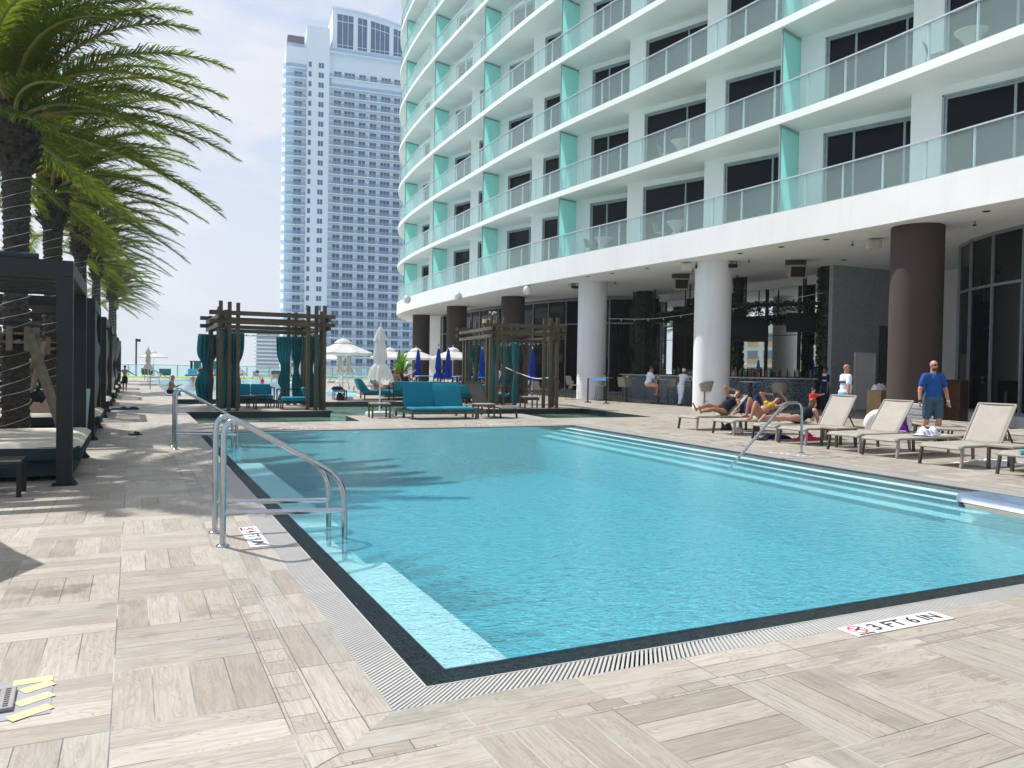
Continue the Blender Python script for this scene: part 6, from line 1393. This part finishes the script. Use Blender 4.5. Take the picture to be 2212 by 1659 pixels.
figure('small boy in a red top reaching for the white-shirted man\'s hand', put(1757, 22.6), R(-75), stand_z(stand(.0, face=(1, .1, 0), armL=((.25, 1, .05), (.1, 1, .15)), armR=((.1, -.3, -1), (.2, -.1, -1))), 1.10), 1.10, .92, 'skinfair', (('shorts', 'navy'), ('tee', 'red')), ('short', 'hairdark'), .010)
# women on the loungers
figure('woman in a dark one-piece on the first lounger, forearm over her forehead', (14.12, 16.22, 0), 0, dict(z=(0, 0, .49), tor=(.78, -.02, .62), front=(-.6, -.35, .8), neck=(.62, 0, .78), face=(-.25, -.75, .6), hup=(.75, .1, .6), armR=((-.30, .10, .95), (.90, -.15, -.25)), armL=((-.35, -.45, -.75), (-.8, -.15, -.35)), legL=((-.95, -.05, .16), (-.97, .0, -.14), (-.5, -.2, .85)), legR=((-.93, .0, .28), (-.97, -.04, -.26), (-.45, .1, .88))), 1.68, 1.12, 'skin', (('onepiece', 'swimdark'),), ('bun', 'hairdark'), .011, ('glasses',), female=True)
figure('woman in a yellow bikini with knees up, hands shading her face', (14.02, 14.74, 0), 0, dict(z=(0, 0, .48), tor=(.88, 0, .48), front=(-.4, -.3, .9), neck=(.8, 0, .6), face=(-.2, -.7, .65), hup=(.85, 0, .4), armR=((-.42, .25, .85), (.97, -.1, -.1)), armL=((.75, -.45, .35), (-.55, .25, .75)), legL=((-.62, -.12, .78), (-.42, -.06, -.9), (-.9, -.1, -.25)), legR=((-.50, .05, .86), (-.25, .0, -.95), (-.9, 0, -.2))), 1.66, 1.05, 'skin', (('top', 'yellow'), ('brief', 'yellow')), ('long', 'hairbrown'), .011, ('glasses',), female=True)
figure('woman in a dark swimsuit lying face down on a lounger, propped on her elbows', (13.72, 13.28, 0), 0, dict(z=(0, 0, .49), tor=(.93, 0, .32), front=(.2, 0, -1), neck=(.62, 0, .8), face=(.95, -.1, -.1), hup=(-.1, 0, 1), armR=((.15, -.25, -.9), (.9, .35, -.12)), armL=((.15, .25, -.9), (.9, -.35, -.12)), legL=((-1, .03, -.02), (-.97, .03, .10), (-.75, .05, -.6)), legR=((-1, -.08, -.02), (-.97, -.1, .06), (-.75, -.1, -.6))), 1.68, 1.18, 'skinfair', (('onepiece', 'swimdark'),), ('long', 'hairbrown'), .011, female=True)
figure('person in purple seated low behind the middle raised lounger, only hair showing', tuple(W_(1955, 17.6)), R(150), dict(z=(0, 0, .30), tor=(.15, 0, 1), armL=((.4, .2, -.8), (.8, 0, -.2)), armR=((.4, -.2, -.8), (.8, 0, -.2)), legL=((1, .1, .1), (.1, 0, -1), (1, 0, 0)), legR=((1, -.1, .1), (.1, 0, -1), (1, 0, 0))), 1.25, .95, 'skin', (('tee', 'purple'), ('shorts', 'purple')), ('short', 'hairdark'), .016)
# bar
def sitp(z=.80, lean=.12, **k):
    p = dict(z=(0, 0, z), tor=(lean, 0, 1), armL=((.5, .2, -.8), (.9, -.1, .15)), armR=((.5, -.2, -.8), (.9, .1, .15)), legL=((1, .12, -.1), (-.1, 0, -1), (1, 0, 0)), legR=((1, -.12, -.1), (-.1, 0, -1), (1, 0, 0))); p.update(k); return p
figure('man in a white T-shirt seated at the bar', put(1400, 35.5), R(-18), sitp(.92, .2, face=(.9, 0, -.4)), 1.75, 1.1, 'skin', (('tee', 'whiteshirt'), ('shorts', 'khaki')), ('short', 'hairdark'), .016)
figure('woman in a white cap and pale clothes standing at the bar', put(1472, 34.5), R(10), stand_z(stand(.14, lean=.25, face=(.95, 0, -.2), armL=((.7, .2, -.5), (.9, 0, .1)), armR=((.7, -.2, -.5), (.9, 0, .1))), 1.68), 1.68, 1.0, 'skinbrown', (('pants', 'whiteshirt'), ('tee', 'whiteshirt')), ('cap', 'towelw'), .016, ('shoes',), female=True)
figure('bar worker in a navy shirt standing at the right end of the bar', put(1783, 31), R(160), stand_z(stand(.0), 1.78), 1.78, 1.1, 'skinbrown', (('tee', 'navy'), ('pants', 'navy')), ('short', 'hairdark'), .016)
for dz, hh in ((1.42, .10), (1.22, .05)): q = put(1783, 30.8); b = MB(); b.box(-.08, .07, 0, .012, 0, hh); o = b.build('shirt_print', M['signwhite']); o.parent = bpy.data.objects['person'] if False else None; o.location = (q[0]-.06, q[1]-.02, dz); o.rotation_euler = (0, 0, R(-38)); tag(o, 'white printed block on the back of the navy work shirt, %s one' % ('upper' if dz > 1.3 else 'lower'), 'print')
# behind the basin
figure('man with a laptop reclining on the teal daybed', (9.75, 34.75, 0), R(-12), dict(z=(0.3, 0, .52), tor=(-.55, 0, .83), front=(.8, 0, .6), face=(.9, -.3, -.1), hup=(0, 0, 1), armL=((.4, .2, -.7), (.85, -.2, .1)), armR=((.3, -.3, -.8), (.85, .2, .1)), legL=((.93, .05, .3), (.92, 0, -.3), (.5, 0, .8)), legR=((.93, -.12, .15), (.95, -.1, -.1), (.5, 0, .8))), 1.78, 1.05, 'skin', (('tee', 'framegrey'), ('shorts', 'khaki')), ('short', 'hairbrown'), .014, ('glasses',))
r = empty('laptop', (10.35, 34.55, .66), R(-12), 'open grey laptop on the reclining man\'s legs', 'laptop'); b = MB(); b.box(-.12, .12, -.17, .17, 0, .015); b.build('keyboard_half', M['railcap'], r); b = MB(); b.bar((.12, 0, .01), (.2, 0, .22), .34, .012, (1, 0, 0)); b.build('lid', M['railcap'], r)
figure('dark-haired person lying back on the teal daybed beside the bald man', (11.2, 35.2, 0), R(-12), dict(z=(0.3, 0, .52), tor=(-.75, 0, .5), front=(.5, 0, .8), face=(.5, -.4, .6), hup=(-.5, 0, .8), armL=((-.2, .2, .9), (-.7, -.2, .4)), armR=((-.2, -.2, .9), (-.7, .2, .4)), legL=((.7, .05, .7), (.4, 0, -.9), (1, 0, -.1)), legR=((.7, -.12, .7), (.4, -.1, -.9), (1, 0, -.1))), 1.72, 1.0, 'skin', (('shorts', 'khaki'),), ('short', 'hairdark'), .016)
figure('bald shirtless man seated facing the pool beside the woman in black', put(854, 37.5), R(-105), sitp(.60, .22, face=(.9, .1, -.1), legL=((.9, .2, .25), (-.05, 0, -1), (1, 0, 0)), legR=((.9, -.2, .25), (-.05, 0, -1), (1, 0, 0)), armL=((.4, .25, -.8), (.7, -.6, -.1)), armR=((.4, -.25, -.8), (.7, .6, -.1))), 1.78, 1.05, 'skin', (('shorts', 'navy'),), None, .014, ('glasses',))
figure('woman in a black swimsuit turned away, raising her arm, right of the bald man', put(876, 38), R(-20), sitp(.60, .0, face=(.9, -.2, .0), armR=((.8, -.3, .3), (.6, .3, .6)), armL=((.6, .2, -.3), (.9, 0, .3))), 1.68, 1.0, 'skinfair', (('onepiece', 'swimdark'),), ('bun', 'hairdark'), .014, female=True)
b = MB(); 
r = empty('seat_pouf', put(865, 37.8), 0, 'teal seat under the bald man and the woman in black', 'seat'); b.box(-.9, .9, -.4, .5, .05, .50); b.build('cushion', M['teal'], r, bevel=.04)
figure('red-skinned person leaning back on a lounger right of the woman in black', put(897, 42), R(-30), dict(z=(0, 0, .5), tor=(-.6, 0, .8), front=(.8, 0, .6), armL=((.3, .3, -.8), (.6, 0, -.5)), armR=((.3, -.3, -.8), (.6, 0, -.5)), legL=((.95, .1, .2), (.9, 0, -.4), (1, 0, .3)), legR=((.95, -.1, .2), (.9, 0, -.4), (1, 0, .3))), 1.7, 1., 'skin', (('shorts', 'pink'),), ('short', 'hairdark'), .02)
figure('sunbather with raised arms and pale cap on a dark lounger left of the parasol pole', put(684, 45.), R(160), dict(z=(0, 0, .5), tor=(-.5, 0, .86), front=(.8, 0, .5), armL=((.3, .2, .9), (-.3, 0, .9)), armR=((.3, -.2, .9), (-.3, 0, .9)), legL=((.95, .1, .2), (.9, 0, -.4), (1, 0, .3)), legR=((.95, -.1, .2), (.9, 0, -.4), (1, 0, .3))), 1.7, 1.05, 'skin', (('shorts', 'slateband'),), ('cap', 'towelw'), .02)
for i, (u, d, mt, lab) in enumerate(((1086-14, 40, 'navy', 'dark-haired diner at a high table, seen through the second pergola'), (1011, 40, 'purple', 'diner in purple left of the second pergola'), (1079, 41, 'towelw', 'diner in pale top beside the dark-haired one'))): figure(lab, put(u, d), R(170), sitp(.85), 1.7, 1., 'skin', (('tee', mt), ('shorts', 'navy')), ('short', 'hairdark'), .02)
# walkway and far pool
figure('boy in black swim shorts walking away along the walkway, arms out', put(270, 40.5), R(88), stand_z(stand(.10, armL=((0, .8, -.6), (.3, .6, -.7)), armR=((0, -.8, -.6), (.1, -.9, -.5))), 1.35), 1.35, .9, 'skin', (('shorts', 'black'),), ('short', 'hairdark'), .016)
figure('man in dark trunks sitting on the edge of the far pool', (1.62, 42.2, 0), R(-10), dict(z=(0, 0, .09), tor=(.2, 0, 1), armL=((.5, .2, -.8), (.7, -.3, .3)), armR=((.5, -.3, -.8), (.7, .3, .3)), legL=((1, .1, .05), (.3, 0, -1), (1, 0, 0)), legR=((1, -.1, .05), (.3, 0, -1), (1, 0, 0))), 1.75, 1.05, 'skin', (('shorts', 'black'),), None, .016)
for i, (u, d, lab, hr) in enumerate(((417, 70, 'bather leaning in the far pool, left of the pair', 'hairbrown'), (434, 68, 'bather with dark hair in the far pool, right of the pair', 'hairdark'), (374, 62, 'dark-haired swimmer behind the man on the pool edge', 'hairdark'))):
    q = put(u, d); figure(lab, (q[0], q[1], -1.05), R(60+i*60), stand_z(stand(.0, armL=((.3, .5, -.6), (.9, 0, .2))), 1.6), 1.6, .95, 'skin', (('shorts', 'navy'),), ('short', hr), .025)
q = put(567, 60); figure('girl in pink sitting in the shallow end of the far pool', (q[0], q[1], -.55), R(-60), stand_z(stand(.0), 1.1), 1.1, .9, 'skin', (('tee', 'pink'),), ('short', 'hairdark'), .02)
rec = lambda: dict(z=(0, 0, .55), tor=(-.45, 0, .88), front=(.9, 0, .45), armL=((.4, .3, -.6), (.6, 0, .3)), armR=((.3, -.3, -.8), (.6, 0, -.3)), legL=((.95, .1, .25), (.85, 0, -.5), (1, 0, .3)), legR=((.95, -.1, .2), (.9, 0, -.4), (1, 0, .3)))
for i, (u, d, rz, mt, hr, lab) in enumerate(((432, 78.6, -100, 'swimdark', 'hairdark', 'sunbather in dark swimwear on the far twin daybed, left'), (456, 78.6, -80, 'khaki', 'hairbrown', 'sunbather in pale swimwear on the far twin daybed, right'), (522, 76, -60, 'whiteshirt', 'towelw', 'white-capped sunbather on a far lounger left of the blue child'), (556, 80, -90, 'blueshirt', 'towelw', 'child in a blue top and white cap on a far lounger'), (617, 62, 160, 'swimdark', 'hairdark', 'dark-haired woman seated on the far pool deck behind the pergola\'s right drapes'))): figure(lab, put(u, d), R(rz), rec() if i != 4 else sitp(.45, .2), 1.65 if i != 3 else 1.2, 1., 'skin', (('tee' if i == 3 else 'onepiece', mt),), (('cap' if hr == 'towelw' else 'short'), hr), .025, female=i in (0, 1, 4))
for u in (521, 556): p_ = put(u, 79); put_l(30, (p_[0], p_[1]+.3, 0), 1.5, 'dark lounger on the far lawn under the %s' % ('white-capped sunbather' if u == 521 else 'child in blue'), 'sun loungers on the far lawn', 'slingdark')

# ================================================================= HAZE
mb = MB(); mb.box(-900, 1200, -120, 1500, -23, 170); hzo = mb.build('haze', None)
hzo.data.materials.clear(); m = bpy.data.materials.new('haze_volume'); m.use_nodes = True; g = NT(m.node_tree); m.node_tree.nodes.clear()
v = g.node('ShaderNodeVolumePrincipled', {'Color': (.86, .94, 1, 1), 'Density': .00042, 'Anisotropy': .3}); o_ = g.node('ShaderNodeOutputMaterial'); g.l.new(v.outputs[0], o_.inputs['Volume'])
hzo.data.materials.append(m); hzo['kind'] = 'stuff'
